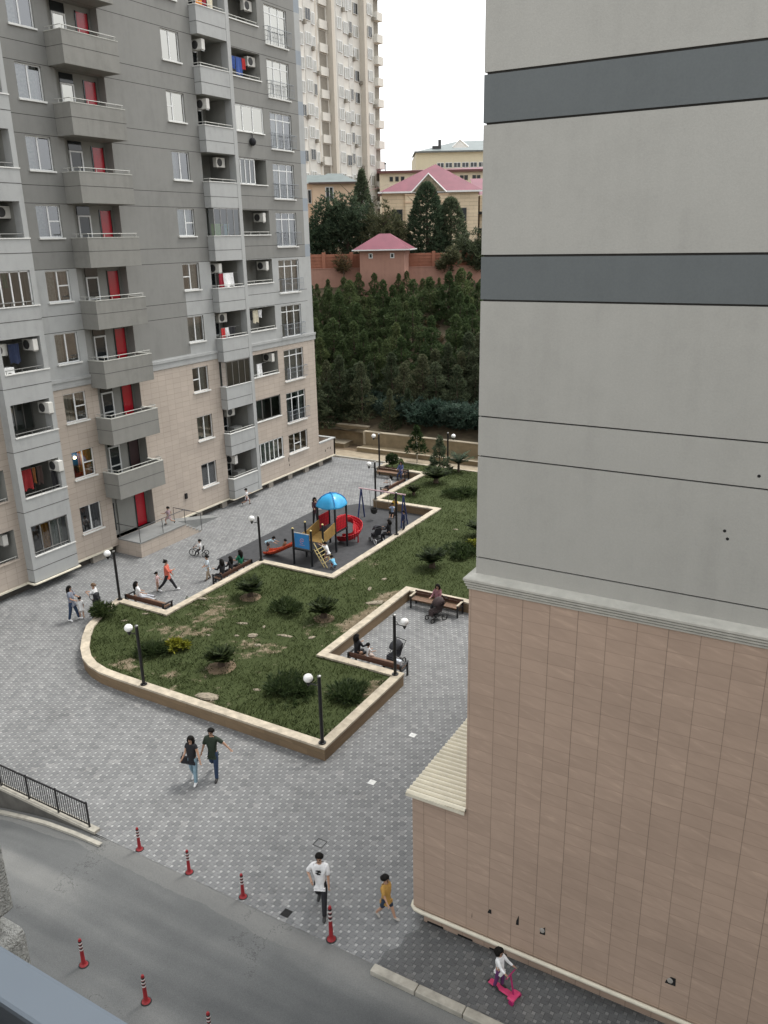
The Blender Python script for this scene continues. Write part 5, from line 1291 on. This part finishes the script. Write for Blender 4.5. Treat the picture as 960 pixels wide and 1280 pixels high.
# ------------------------------------------------------------------ people
def skin_obj(name, verts, edges, radii, roots, mat, parent, lev=1):
    me = bpy.data.meshes.new(name); me.from_pydata([tuple(v) for v in verts], edges, []); me.materials.append(mat)
    o = bpy.data.objects.new(name, me); COL.objects.link(o); o.parent = parent
    o.modifiers.new('Skin','SKIN').use_smooth_shade = True
    if not me.skin_vertices: raise RuntimeError('no skin layer')
    for i, r in enumerate(radii):
        sv = me.skin_vertices[0].data[i]; sv.radius = r if isinstance(r, tuple) else (r, r); sv.use_root = i in roots
    s = o.modifiers.new('Subdivision','SUBSURF'); s.levels = lev; s.render_levels = lev
    return o
def person(label, x, y, rz, h, legs, arms, top=None, bottom=None, sleeve=.6, pants=1.0, hair='short', child=False, lean=0, z=0.0, seat=None, dress=None, haircol=None, shoe=(.03,.03,.03), turn=0, print_=False, group=None, female=False):
    t_ = thing('person', label, 'person', (x,y,z), rz, group)
    hh = h/7.4 if not child else h/(6.0 if h > 1.05 else 5.2)
    tor = .335*h if not child else .33*h
    hip_w = .052*h; sh_w = (.104 if not female else .092)*h if not child else .094*h
    neckh = h - (.5*h if not child else .47*h) - tor - hh
    thigh, shin = (.245*h, .225*h) if not child else (.225*h, .21*h)
    k = 1.0 if not child else 1.08
    l = R(lean); sp = Vector((0, math.sin(l), math.cos(l)))
    J = {}; P = Vector((0,0,0)); J['P'] = P
    J['W'] = P+sp*tor*.36; J['C'] = P+sp*tor*.74; J['N'] = P+sp*tor
    J['NK'] = J['N']+sp*max(.02*h, neckh*.6)
    up = (sp+Vector((0,.05,.6))).normalized(); J['H1'] = J['NK']+up*hh*.34; J['H2'] = J['NK']+up*hh*.62; J['H3'] = J['NK']+up*hh*.86
    for i, s in enumerate((-1, 1)):
        f, kn, ab_ = (R(a) for a in legs[i]); hp = P+Vector((s*hip_w,0,-.02*h))
        d = Vector((s*math.sin(ab_), math.sin(f)*math.cos(ab_), -math.cos(f)*math.cos(ab_))); K = hp+d*thigh
        g_ = f-kn; d2 = Vector((s*math.sin(ab_)*.6, math.sin(g_), -math.cos(g_))).normalized(); A = K+d2*shin
        tf = g_*.6; T = A+Vector((s*.01*h, math.cos(tf)*.085*h, math.sin(tf)*.085*h-.028*h))
        J['hp%d'%i], J['K%d'%i], J['A%d'%i], J['T%d'%i] = hp, K, A, T
        f, ab_, el = (R(a) for a in arms[i]); sh = J['N']-sp*.03*h+Vector((s*sh_w,0,0))
        d = Vector((s*math.sin(ab_), math.sin(f)*math.cos(ab_), -math.cos(f)*math.cos(ab_))); E_ = sh+d*.165*h
        g_ = f+el; ab2 = ab_*(1-min(1,abs(el)/1.6)) - (R(35) if el > R(70) else 0)
        d2 = Vector((s*math.sin(ab2), math.sin(g_)*math.cos(ab2), -math.cos(g_)*math.cos(ab2))).normalized(); Wr = E_+d2*.145*h; Hd = Wr+d2*.045*h
        J['S%d'%i], J['E%d'%i], J['R%d'%i], J['D%d'%i], J['d%d'%i] = sh, E_, Wr, Hd, d2
    if seat is None: dz = -min(J['A0'].z, J['A1'].z, J['T0'].z+.012*h, J['T1'].z+.012*h)+.038*h
    else: dz = seat+.075*h
    off = Vector((0,0,dz))
    V = []; E = []; Rr = []; idx = {}
    def v(nm, r, p=None): idx[nm] = len(V); V.append((J[nm] if p is None else p)+off); Rr.append(r); return idx[nm]
    v('P',.066*h*k); v('W',.062*h*k); v('C',.070*h*k); v('N',.046*h*k); v('NK',.030*h*k); v('H1',hh*.30); v('H2',hh*.37); v('H3',hh*.27)
    nose = J['H1']+Vector((0,hh*.36,hh*.10)); v('nose', hh*.07, nose)
    E += [(0,1),(1,2),(2,3),(3,4),(4,5),(5,6),(6,7),(6,8)]
    for i in (0, 1):
        a = v('hp%d'%i,.052*h*k); b_ = v('K%d'%i,.035*h*k); c = v('A%d'%i,.022*h*k); d = v('T%d'%i,.018*h*k); E += [(0,a),(a,b_),(b_,c),(c,d)]
        a = v('S%d'%i,.034*h*k); b_ = v('E%d'%i,.023*h*k); c = v('R%d'%i,.016*h*k); d = v('D%d'%i,.017*h*k); E += [(2,a),(a,b_),(b_,c),(c,d)]
    roots = {0}
    for i, s in enumerate((-1,1)):      # four fingers and a thumb on each hand
        d = J['d%d'%i]; side = Vector((0,1,0)) - d*d.y; side = side.normalized() if side.length > .1 else Vector((1,0,0)); palm = d.cross(side)*s
        for q in range(4):
            p0 = J['D%d'%i]+side*(.0075*h*(q-1.5))*1.2; L_ = (.030,.036,.034,.026)[q]*h
            a = len(V); V += [p0+off, p0+d*L_*.6+off, p0+d*L_*.95+palm*L_*.45+off]; Rr += [.0056*h,.005*h,.004*h]; E += [(a,a+1),(a+1,a+2)]; roots.add(a)
        p0 = J['R%d'%i]+d*.018*h+side*.010*h; a = len(V); V += [p0+off, p0+side*.018*h+d*.014*h+off, p0+side*.022*h+d*.034*h+off]; Rr += [.0062*h,.0055*h,.0045*h]; E += [(a,a+1),(a+1,a+2)]; roots.add(a)
    skin_obj('body', V, E, Rr, roots, m_skin, t_, 2 if h > 1.5 else 1)
    b = MB(); fc = J['H2']+off
    for s in (-1,1): b.ball((s*hh*.15, fc.y+hh*.35, fc.z-hh*.05), hh*.055, 6, k=4); b.box(s*hh*.15-hh*.09, s*hh*.15+hh*.09, fc.y+hh*.36, fc.y+hh*.40, fc.z+hh*.04, fc.z+hh*.075)
    m1 = J['H1']+off; b.box(-hh*.11,hh*.11,m1.y+hh*.28,m1.y+hh*.33,m1.z-hh*.06,m1.z-hh*.025); b.build('facial_features', m_hair, t_)
    hm = M('brown_hair', (.10,.055,.025), .5, .3, 20) if haircol else m_hair
    b = MB(); hc = J['H2']+off+Vector((0,-hh*.06,hh*.06)); b.ball(hc, hh*.50, 12, sz=1.0, bot=-.25, k=7, sx=.95)
    b.v = [(p[0], p[1]-(hh*.16 if p[2] < hc.z+hh*.05 else 0), p[2]) for p in b.v]
    if hair in ('long','scarf','curly'):
        w = {'long':.42,'scarf':.46,'curly':.50}[hair]*hh; L_ = {'long':1.75,'scarf':1.2,'curly':.55}[hair]*hh
        b.tube([hc+Vector((0,-hh*.16,hh*.15)), hc+Vector((0,-hh*.30,-hh*.35)), hc+Vector((0,-hh*.30,-L_*.7)), hc+Vector((0,-hh*.26,-L_))], [w*.9,w*1.15,w,w*.5], 8)
        for s in (-1,1): b.tube([hc+Vector((s*hh*.30,-hh*.05,hh*.1)), hc+Vector((s*hh*.38,-hh*.08,-hh*.4)), hc+Vector((s*hh*.34,-hh*.1,-min(L_,hh)*.85))], [w*.5,w*.62,w*.35], 6)
    if hair == 'bun': b.ball(hc+Vector((0,-hh*.28,hh*.40)), hh*.20, 8)
    b.build('hair', hm, t_, smooth=True, sharp=0)
    if top is not None:
        V = []; E = []; Rr = []; tm = cloth(*top)
        def w_(p, r): V.append(p+off); Rr.append(r); return len(V)-1
        a0 = w_(J['P']+sp*(.0*h if dress is None else .02*h), .086*h*k); a1 = w_(J['W'],.084*h*k); a2 = w_(J['C'],.086*h*k); a3 = w_(J['N']+sp*.006*h,.052*h*k)
        E += [(a0,a1),(a1,a2),(a2,a3)]
        if not dress: z0_ = w_(J['P']+sp*(-.040*h), .086*h*k); E.append((a0,z0_))
        if dress: d0 = w_(J['P']-sp*dress*h*.5, (.08+.05*dress)*h); d1 = w_(J['P']-sp*dress*h, (.09+.10*dress)*h); E += [(a0,d0),(d0,d1)]
        if sleeve > 0:
            for i in (0,1):
                s0 = w_(J['S%d'%i],.044*h*k); E.append((a2,s0))
                if sleeve <= 1: s1 = w_(J['S%d'%i].lerp(J['E%d'%i], sleeve), .040*h*k); s2 = w_(J['S%d'%i].lerp(J['E%d'%i], sleeve+.08), .040*h*k); E += [(s0,s1),(s1,s2)]
                else: s1 = w_(J['E%d'%i],.032*h*k); s2 = w_(J['E%d'%i].lerp(J['R%d'%i], .92), .024*h*k); E += [(s0,s1),(s1,s2)]
        skin_obj('shirt' if not dress else 'dress', V, E, Rr, {0}, tm, t_, 2 if h > 1.5 else 1)
    if bottom is not None:
        V = []; E = []; Rr = []
        def w_(p, r): V.append(p+off); Rr.append(r); return len(V)-1
        a0 = w_(J['P']+sp*.09*h,.068*h*k); a1 = w_(J['P']-Vector((0,0,.01*h)),.072*h*k); E.append((a0,a1))
        for i in (0,1):
            q0 = w_(J['hp%d'%i]-Vector((0,0,.01*h)),.060*h*k); E.append((a1,q0))
            if pants < 1: q1 = w_(J['hp%d'%i].lerp(J['K%d'%i], .92),.052*h*k); E.append((q0,q1))
            else: q1 = w_(J['K%d'%i],.044*h*k); q2 = w_(J['K%d'%i].lerp(J['A%d'%i], .93),.036*h*k); q3 = w_(J['K%d'%i].lerp(J['A%d'%i], 1.02),.036*h*k); E += [(q0,q1),(q1,q2),(q2,q3)]
        skin_obj('trousers' if pants >= 1 else 'shorts', V, E, Rr, {1}, cloth(*bottom), t_, 2 if h > 1.5 else 1)
    for i in (0,1):
        A, T = J['A%d'%i]+off, J['T%d'%i]+off; dd = (T-A); hl_ = A+Vector((0,-dd.y*.25,-.018*h))
        b = MB(); b.tube([hl_, A.lerp(T,.35)-Vector((0,0,.006*h)), T-Vector((0,0,.004*h)), T+dd.normalized()*.022*h-Vector((0,0,.006*h))], [.024*h,.027*h,.024*h,.012*h], 8)
        b.build('shoe', M('shoe_%02d' % int(shoe[0]*100), shoe, .6, .1, 9), t_, smooth=True)
    if print_:
        c = J['C']+off; b = MB()
        for i, (x0, x1) in enumerate(((-.05,.075),(-.06,.03),(.0,.08),(-.04,.05))):
            yy = c.y+.074*h; z_ = c.z+.03-.035*i; b.box(x0,x1,yy-.012,yy+.012,z_-.011,z_+.011)
        b.build('shirt_print', cloth('print_black', (.02,.02,.02)), t_)
    t_['_J'] = 0; del t_['_J']
    return t_
STAND = ((3,4,3),(-3,4,3)); WALK = ((24,8,2),(-20,22,2)); WALK2 = ((-20,24,2),(24,8,2)); SIT = ((84,82,5),(80,78,6)); RUN = ((48,55,2),(-26,60,2)); ST2 = ((14,4,4),(-8,10,4))
HANG = ((4,6,8),(-4,6,10)); LAP = ((30,8,60),(34,8,55)); SWING = ((-22,8,12),(24,8,18)); HOLD = ((28,6,75),(20,8,60))
K_ = ('black', (.014,.014,.016)); W_ = ('white', (.72,.72,.72)); JN = ('jeans', (.10,.16,.23)); DJ = ('dark_jeans', (.025,.045,.09))
D = R
person('woman with long black hair in a black top and pale jeans, walking hand in hand', -16.62,16.10,D(196),1.64,((12,6,2),(-10,16,2)),((14,22,6),(10,10,55)),K_,('pale_jeans',(.20,.30,.36)),.3,1,'long',shoe=(.75,.75,.75),female=True)
person('man in a dark green shirt and dark jeans holding the hand of the woman', -16.20,16.60,D(200),1.78,((12,4,2),(-16,62,3)),((-16,44,10),(10,16,6)),('dark_green',(.022,.034,.022)),DJ,.7,1,'short',shoe=(.02,.02,.02))
bag = thing('handbag', 'black handbag on the arm of the woman in pale jeans', 'bag', (-16.86,16.03,.66), D(196))
b = MB(); b.box(-.15,.15,-.06,.06,.02,.27); b.build('bag_body', cloth(*K_), bag, bevel=.03); b = MB(); b.tube([(-.1,0,.28),(-.07,0,.42),(.07,0,.42),(.1,0,.28)], .012, 6); b.build('bag_handle', cloth(*K_), bag)
person('young man in a white printed T-shirt and black trousers, striding past the bollard', -10.05,13.66,D(203),1.76,((22,4,3),(-18,26,3)),((4,6,14),(-10,30,75)),W_,K_,.8,1,'short',shoe=(.03,.03,.03),print_=True)
person('boy in a mustard T-shirt and dark shorts walking towards the brown wall', -8.43,14.22,D(-100),1.34,((24,6,2),(-18,20,2)),((-16,8,14),(20,8,18)),('mustard',(.42,.24,.06)),('dark_blue_shorts',(.02,.035,.06)),.75,.9,'short',child=True,shoe=(.35,.33,.3))
person('girl with black curly hair in a white top riding the pink scooter', -5.10,13.62,D(-103),1.10,((10,14,2),(-6,8,2)),((40,10,30),(40,10,30)),W_,('purple',(.11,.03,.12)),1.8,1,'curly',child=True,z=.10,shoe=(.02,.02,.02))
sc = thing('kick_scooter', 'bright pink three wheeled kick scooter under the girl', 'scooter', (-4.92,13.60,0), D(-103))
m_pk = M('pink_plastic', (.62,.06,.17), .35, .1, 8); m_pk2 = M('dark_pink_plastic', (.36,.02,.12), .4, .1, 8)
b = MB(); b.box(-.075,.075,-.46,.16,.075,.115); b.build('deck', m_pk, sc, bevel=.015)
b = MB(); b.box(-.16,.16,.12,.30,.09,.16); b.build('front_fork', m_pk, sc, bevel=.03)
b = MB(); b.tube([(0,.20,.14),(0,.10,.68)], .02, 8); b.tube([(-.17,.10,.68),(.17,.10,.68)], .016, 8); b.build('handlebar', m_pk2, sc)
for x in (-.15,.15): b = MB(); b.tube([(x-.025,.24,.065),(x+.025,.24,.065)], .065, 14); b.build('wheel', m_pk2, sc)
b = MB(); b.tube([(-.02,-.46,.055),(.02,-.46,.055)], .055, 14); b.build('wheel', m_rubb, sc)
person('woman with long black hair in a grey top and blue jeans beside the curved wall', -29.80,22.50,D(-70),1.66,((16,4,4),(-8,6,5)),HOLD,('grey_blue',(.20,.22,.27)),DJ,.7,1,'long',female=True,shoe=(.75,.75,.75))
person('small child in white facing the long haired woman in grey', -29.58,22.78,D(60),1.10,STAND,((20,10,40),(10,8,20)),W_,('pale',(.5,.42,.38)),.8,.9,'short',child=True,shoe=(.5,.5,.5))
person('person in a white shirt and black trousers reading a phone, with backpack', -29.06,23.22,D(110),1.66,STAND,((30,8,80),(32,8,85)),W_,K_,.8,1,'short',haircol=True,female=True)
bp = thing('backpack', 'black backpack worn over the white shirt', 'backpack', (-28.86,23.15,1.10), D(110))
b = MB(); b.box(-.15,.15,-.10,.10,-.22,.22); b.build('bag_body', cloth(*K_), bp, bevel=.05); b = MB(); b.box(-.12,.12,-.14,-.1,-.2,.02); b.build('front_pocket', cloth(*K_), bp, bevel=.02)
for s in (-1,1): b = MB(); b.tube([(s*.1,.1,.18),(s*.1,.26,.2),(s*.1,.28,.0),(s*.1,.12,-.18)], .016, 5); b.build('shoulder_strap', cloth(*K_), bp)
person('girl in white sitting with outstretched legs on the left bench', -28.15,25.05,D(-35),1.5,((80,14,4),(76,18,6)),((20,15,40),(25,15,40)),W_,('pale_grey',(.42,.43,.46)),.8,1,'long',seat=.46,lean=-8,female=True,shoe=(.2,.2,.2))
person('woman in a coral top and black trousers walking to the right', -28.25,27.05,D(-62),1.68,((30,4,2),(-30,14,2)),((10,8,20),(30,8,80)),('coral',(.55,.13,.085)),K_,1.3,1,'bun',female=True,shoe=(.75,.75,.75))
person('toddler in a white and pink dress behind the woman in coral', -28.72,26.80,D(-62),.96,STAND,((30,10,20),(10,10,10)),('pinkish_white',(.66,.48,.48)),None,.6,1,'short',child=True,dress=.22)
person('child in white riding the black tricycle', -30.05,31.42,D(112),1.02,((70,55,12),(60,70,12)),((55,12,10),(55,12,10)),W_,('dark_trousers',(.03,.03,.035)),.8,1,'short',child=True,seat=.34)
tr = thing('tricycle', 'black child tricycle ridden on the open paving', 'tricycle', (-30.12,31.44,0), D(112))
def wheel(par, x, y, r, w=.045, name='wheel'):
    b = MB(); pts = [(x, y+r*math.cos(2*PI*i/18), r+r*math.sin(2*PI*i/18)) for i in range(19)]; b.tube(pts, w*.5, 6, cap=False); o = b.build(name, m_rubb, par, smooth=True)
    b = MB()
    for i in range(5): a = 2*PI*i/5; b.tube([(x,y,r),(x,y+r*.95*math.cos(a),r+r*.95*math.sin(a))], .008, 4)
    b.tube([(x-.03,y,r),(x+.03,y,r)], .022, 8); b.build('spokes', m_steel, o); return o
wheel(tr,0,.42,.19); wheel(tr,-.2,-.32,.13); wheel(tr,.2,-.32,.13)
b = MB(); b.tube([(0,.42,.19),(0,.32,.55),(0,.30,.60)], .018, 6); b.tube([(0,.34,.45),(0,-.1,.30),(0,-.32,.14)], .022, 6); b.tube([(-.2,-.32,.13),(.2,-.32,.13)], .016, 6); b.build('frame', m_blackm, tr)
b = MB(); b.tube([(-.22,.26,.62),(0,.30,.60),(.22,.26,.62)], .015, 6); b.build('handlebar', m_blackm, tr); b = MB(); b.box(-.12,.12,-.22,.06,.33,.37); b.box(-.11,.11,-.25,-.21,.36,.58); b.build('saddle', m_rubb, tr, bevel=.01)
person('boy in a white T-shirt and khaki trousers standing by the seated group', -27.40,29.05,D(150),1.30,ST2,((16,10,70),(10,12,30)),('pale_blue_white',(.60,.66,.70)),('khaki',(.34,.27,.20)),.8,1,'short',child=True,shoe=(.06,.05,.05))
person('woman in black sitting at the near end of the bench', -26.30,28.90,D(80),1.62,SIT,LAP,K_,K_,1.8,1,'scarf',seat=.46,female=True)
person('second person in black sitting between the woman and the one in green', -26.28,29.55,D(95),1.5,SIT,LAP,('charcoal',(.03,.03,.034)),K_,1.8,1,'long',seat=.46,female=True)
person('person in a green top sitting on the planter bench', -26.30,30.35,D(90),1.6,SIT,LAP,('emerald',(.012,.16,.085)),K_,.8,1,'long',seat=.46,female=True)
person('child running on the entrance terrace beside the red door', -33.55,32.75,D(100),1.14,RUN,((50,20,40),(-30,20,50)),('dark_and_white',(.30,.22,.24)),('pinkish',(.45,.30,.28)),.5,.9,'short',child=True,z=.88)
person('child in a white shirt running along the beige wall', -33.55,39.85,D(-40),1.18,RUN,((40,14,60),(-30,14,60)),W_,('maroon_shorts',(.12,.05,.06)),.8,.9,'short',child=True)
person('child in light blue bending over at the foot of the orange slide', -27.15,33.72,D(-70),1.05,((20,30,4),(10,30,4)),((60,10,10),(60,10,10)),('light_blue',(.35,.52,.60)),('dark_shorts',(.03,.03,.035)),.8,.9,'short',child=True,lean=62)
person('small child sitting on the orange slide', -25.75,33.38,D(90),.95,((70,25,8),(65,30,8)),((20,20,20),(20,20,20)),('tan_dark',(.20,.15,.09)),('dark_shorts',(.03,.03,.035)),.8,.9,'short',child=True,seat=.50,lean=-15)
person('adult in dark clothes standing behind the climbing tower', -27.3,38.7,D(-120),1.64,STAND,HOLD,('dark_plum',(.045,.018,.025)),K_,1.8,1,'scarf',female=True)
person('child in white climbing the sloping ladder', -22.95,33.50,D(90),1.12,((38,50,4),(10,20,4)),((100,10,20),(80,10,30)),W_,('brownish',(.20,.12,.10)),.8,.9,'short',child=True,lean=20,z=.18)
person('child in sky blue crouching at the bottom of the ladder', -22.35,33.20,D(60),1.0,((95,120,8),(90,118,8)),((50,10,40),(50,10,40)),('sky_blue',(.16,.42,.60)),('dark_red_shorts',(.12,.01,.015)),.8,.9,'short',child=True,lean=50)
person('adult in black seated on the playground kerb behind the white wheeled pushchair', -21.75,38.0,D(100),1.6,((84,85,10),(82,85,8)),LAP,K_,K_,1.8,1,'scarf',seat=.46,female=True)
person('child in a yellow top standing behind the swing', -23.55,41.95,D(210),1.28,STAND,((60,20,40),(60,20,40)),('yellow',(.50,.30,.03)),K_,.8,1,'short',child=True)
person('child in pale blue swinging under the right of the bar', -23.2,41.02,D(190),1.05,((70,30,6),(70,30,6)),((70,20,60),(70,20,60)),('faded_blue',(.25,.33,.45)),('dark_shorts',(.03,.03,.035)),.8,.9,'short',child=True,seat=.62)
person('child in dark blue standing on the pale kerb of the playground', -21.30,38.95,D(120),1.12,STAND,HANG,('dark_blue',(.02,.03,.075)),('dark_blue_2',(.02,.025,.05)),1.8,1,'short',child=True,z=.535)
person('person in blue sitting at the right end of the far bench', -27.25,49.5,D(190),1.55,SIT,LAP,('slate_blue',(.06,.08,.18)),('navy_trousers',(.02,.03,.07)),1.5,1,'long',seat=.46,female=True)
person('person in white with dark hair sitting on the bench behind the swings', -26.25,46.2,D(100),1.5,SIT,LAP,W_,K_,.8,1,'long',seat=.46,female=True)
person('woman in a black headscarf sitting on the lower notch bench', -15.95,25.10,D(-20),1.6,SIT,LAP,K_,K_,1.8,1,'scarf',seat=.46,female=True)
person('small child in white on the bench beside the woman in the black headscarf', -15.48,25.18,D(-30),.95,SIT,LAP,W_,('pale',(.5,.42,.38)),.8,1,'short',child=True,seat=.46)
person('woman in a dusty pink top sitting on the notch bench behind a pushchair', -15.25,31.05,D(185),1.62,SIT,LAP,('dusty_pink',(.26,.12,.14)),K_,1.4,1,'long',seat=.46,female=True)

def pushchair(x, y, rz, label, col, wheelcol=None):
    t_ = thing('pushchair', label, 'pushchair', (x,y,0), rz, 'pushchairs in the courtyard'); cm = cloth(*col)
    for sx in (-.24,.24):
        wheel(t_, sx, .34, .10, .05); w = wheel(t_, sx, -.30, .14, .05)
        if wheelcol: w.data.materials[0] = M('white_tyre', (.7,.7,.7), .5)
    b = MB()
    for sx in (-.24,.24): b.tube([(sx,.34,.10),(sx,-.02,.50),(sx,-.48,1.0)], .014, 6); b.tube([(sx,-.30,.14),(sx,.10,.55)], .014, 6)
    b.tube([(-.24,-.48,1.0),(.24,-.48,1.0)], .018, 6); b.tube([(-.24,-.30,.14),(.24,-.30,.14)], .012, 6); b.build('frame', m_blackm, t_)
    b = MB(); b.box(-.21,.21,-.12,.26,.42,.50); b.box(-.21,.21,-.06,.02,-.05,.5,0,Matrix.Translation((0,-.12,.48))@Matrix.Rotation(R(22),4,'X')); b.box(-.17,.17,.26,.32,.22,.46); b.build('seat', cm, t_, bevel=.02)
    b = MB(); n = 9
    vs = []
    for i in range(n+1):
        a = R(10)+R(105)*i/n
        for j in range(7): q = PI*j/6; vs.append((.25*math.cos(q), -.22+.36*math.cos(a)*(.35+.65*math.sin(q))+.05, .72+.36*math.sin(a)*(.35+.65*math.sin(q))))
    b.add(vs, [(i*7+j, i*7+j+1, (i+1)*7+j+1, (i+1)*7+j) for i in range(n) for j in range(6)]); o = b.build('canopy', cm, t_, smooth=True, fix=False); o.modifiers.new('Solid','SOLIDIFY').thickness = .012
    b = MB(); b.box(-.19,.19,-.26,.16,.20,.30); b.build('basket', cloth('mesh_grey', (.06,.06,.06)), t_, bevel=.02)
    return t_
pushchair(-14.95,30.30,D(150),'dark brown pushchair in front of the woman in pink',('brown_black',(.05,.035,.035)))
pushchair(-14.60,25.75,D(170),'black pushchair standing at the lower notch bench',('grey_black',(.035,.036,.042)))
pushchair(-22.45,37.75,D(60),'black pushchair with white tyres at the playground kerb',('grey_black',(.035,.036,.042)),True)
b_ = thing('tote_bag', 'white bag left on the end of the lower notch bench', 'bag', (-14.05,25.05,.47))
b = MB(); b.box(-.16,.16,-.09,.09,0,.26); b.build('bag_body', cloth('off_white', (.55,.58,.62)), b_, bevel=.04); b = MB(); b.tube([(-.08,0,.25),(-.05,0,.36),(.05,0,.36),(.08,0,.25)], .01, 5); b.build('bag_handle', cloth(*W_), b_)
b_ = thing('folded_pram', 'small folded grey buggy leaning by the bench corner', 'buggy', (-26.1,26.1,0), .4)
b = MB(); b.tube([(-.12,0,.05),(0,0,.55)], .02, 6); b.tube([(.12,0,.05),(0,0,.55)], .02, 6); b.build('frame', m_blackm, b_); b = MB(); b.box(-.08,.08,-.05,.06,.1,.5); b.build('seat', cloth('grey_green', (.22,.24,.20)), b_, bevel=.03)

# ------------------------------------------------------------------ the block we look out of
ob = thing('apartment_building', 'pale rough rendered pier of the near building at the left edge', 'building', (-3.5,2.0,0))
m_rough = stucco('rough_pale_stucco', (.36,.37,.36), .10, 1.0)
t = NT('coarse_render'); p = t.pos(); f1 = t.noise(p, 26, 4, .6, .4); f2 = t.noise(p, 70, 3)
cc = t.ramp(f1, [(.3, (.27,.275,.265)), (.7, (.40,.405,.39))]); t.bump(t.math('ADD', t.math('MULTIPLY', f1, 1.4), f2), 1.0, .035); m_rough = t.out(cc, .95, 0, .1)
b = MB(); b.box(-6.5,-3.47,-1.0,2.03,-3,13.05); b.build('lower_pier', m_rough, ob, world=True, bevel=.05)
b = MB(); b.box(-6.5,-3.50,-1.0,2.0,13.18,18.6); b.build('upper_pier', m_rough, ob, world=True, bevel=.02)
b = MB(); b.box(-6.4,-3.58,-.9,1.92,13.04,13.19); b.build('joint', m_groove, ob, world=True)
b = MB(); b.box(-8,-5.0,-12,-.6,-3,18.6); b.box(-5.0,9,-12,-1.2,-3,18.6); b.build('facade', m_lightst, ob, world=True)
ws = thing('window_sill', 'blue grey metal window sill rail in the near bottom left corner', 'window sill', (-.9,.3,15.95))
b = MB(); b.box(-1.6,1.2,-.017,.0226,-.05,.0); b.build('metal_rail', M('blue_grey_aluminium', (.105,.128,.155), .5, .04, 6), ws, bevel=.004)
b = MB(); b.box(-1.6,1.2,-.15,-.019,-.09,-.035); b.build('rubber_gasket', M('dark_brown_gasket', (.03,.018,.015), .7), ws)

# ------------------------------------------------------------------ light, sky, camera
w = bpy.data.worlds.new('World'); C.world = w; w.use_nodes = True; nt = w.node_tree
sky = nt.nodes.new('ShaderNodeTexSky'); sky.sky_type = 'NISHITA'; sky.sun_disc = False
AZ, EL = R(22), R(60)      # sun to the far right, behind thin cloud
sky.sun_elevation = EL; sky.sun_rotation = AZ; sky.dust_density = 6; sky.air_density = 1.2; sky.ozone_density = 1.0
hs_ = nt.nodes.new('ShaderNodeHueSaturation'); hs_.inputs['Saturation'].default_value = .12; nt.links.new(sky.outputs[0], hs_.inputs['Color'])
mxw = nt.nodes.new('ShaderNodeMix'); mxw.data_type = 'RGBA'; mxw.inputs[0].default_value = .55; nt.links.new(hs_.outputs[0], mxw.inputs[6]); mxw.inputs[7].default_value = (SKYC := (9.0,9.2,9.4,1))
bg = nt.nodes['Background']; nt.links.new(mxw.outputs[2], bg.inputs['Color']); bg.inputs['Strength'].default_value = .13
sl = bpy.data.lights.new('sun','SUN'); sl.energy = 1.1; sl.angle = R(14); sl.color = (1,.955,.89)
so = bpy.data.objects.new('sun', sl); COL.objects.link(so)
sd = Vector((math.sin(AZ)*math.cos(EL), math.cos(AZ)*math.cos(EL), math.sin(EL)))
so.rotation_euler = sd.to_track_quat('Z','Y').to_euler(); so.location = (0,0,60)

cam = bpy.data.cameras.new('camera'); co = bpy.data.objects.new('camera', cam); COL.objects.link(co); C.camera = co
cam.sensor_fit = 'VERTICAL'; cam.sensor_height = 36; cam.sensor_width = 27; cam.lens = 36*1020.15/1280; cam.clip_start = .05; cam.clip_end = 4000
X_, Y_, Z_ = (0.868147,0.495898,-0.020153), (0.141454,-0.286151,-0.947686), (-0.475722,0.819880,-0.318568)
co.matrix_world = Matrix(((X_[0],-Y_[0],-Z_[0],0),(X_[1],-Y_[1],-Z_[1],0),(X_[2],-Y_[2],-Z_[2],H),(0,0,0,1)))
C.view_settings.view_transform = 'Standard'; C.view_settings.look = 'None'; C.view_settings.exposure = 0.85; C.view_settings.gamma = 1
C.render.engine = 'CYCLES'; C.cycles.max_bounces = 6; C.cycles.transparent_max_bounces = 12
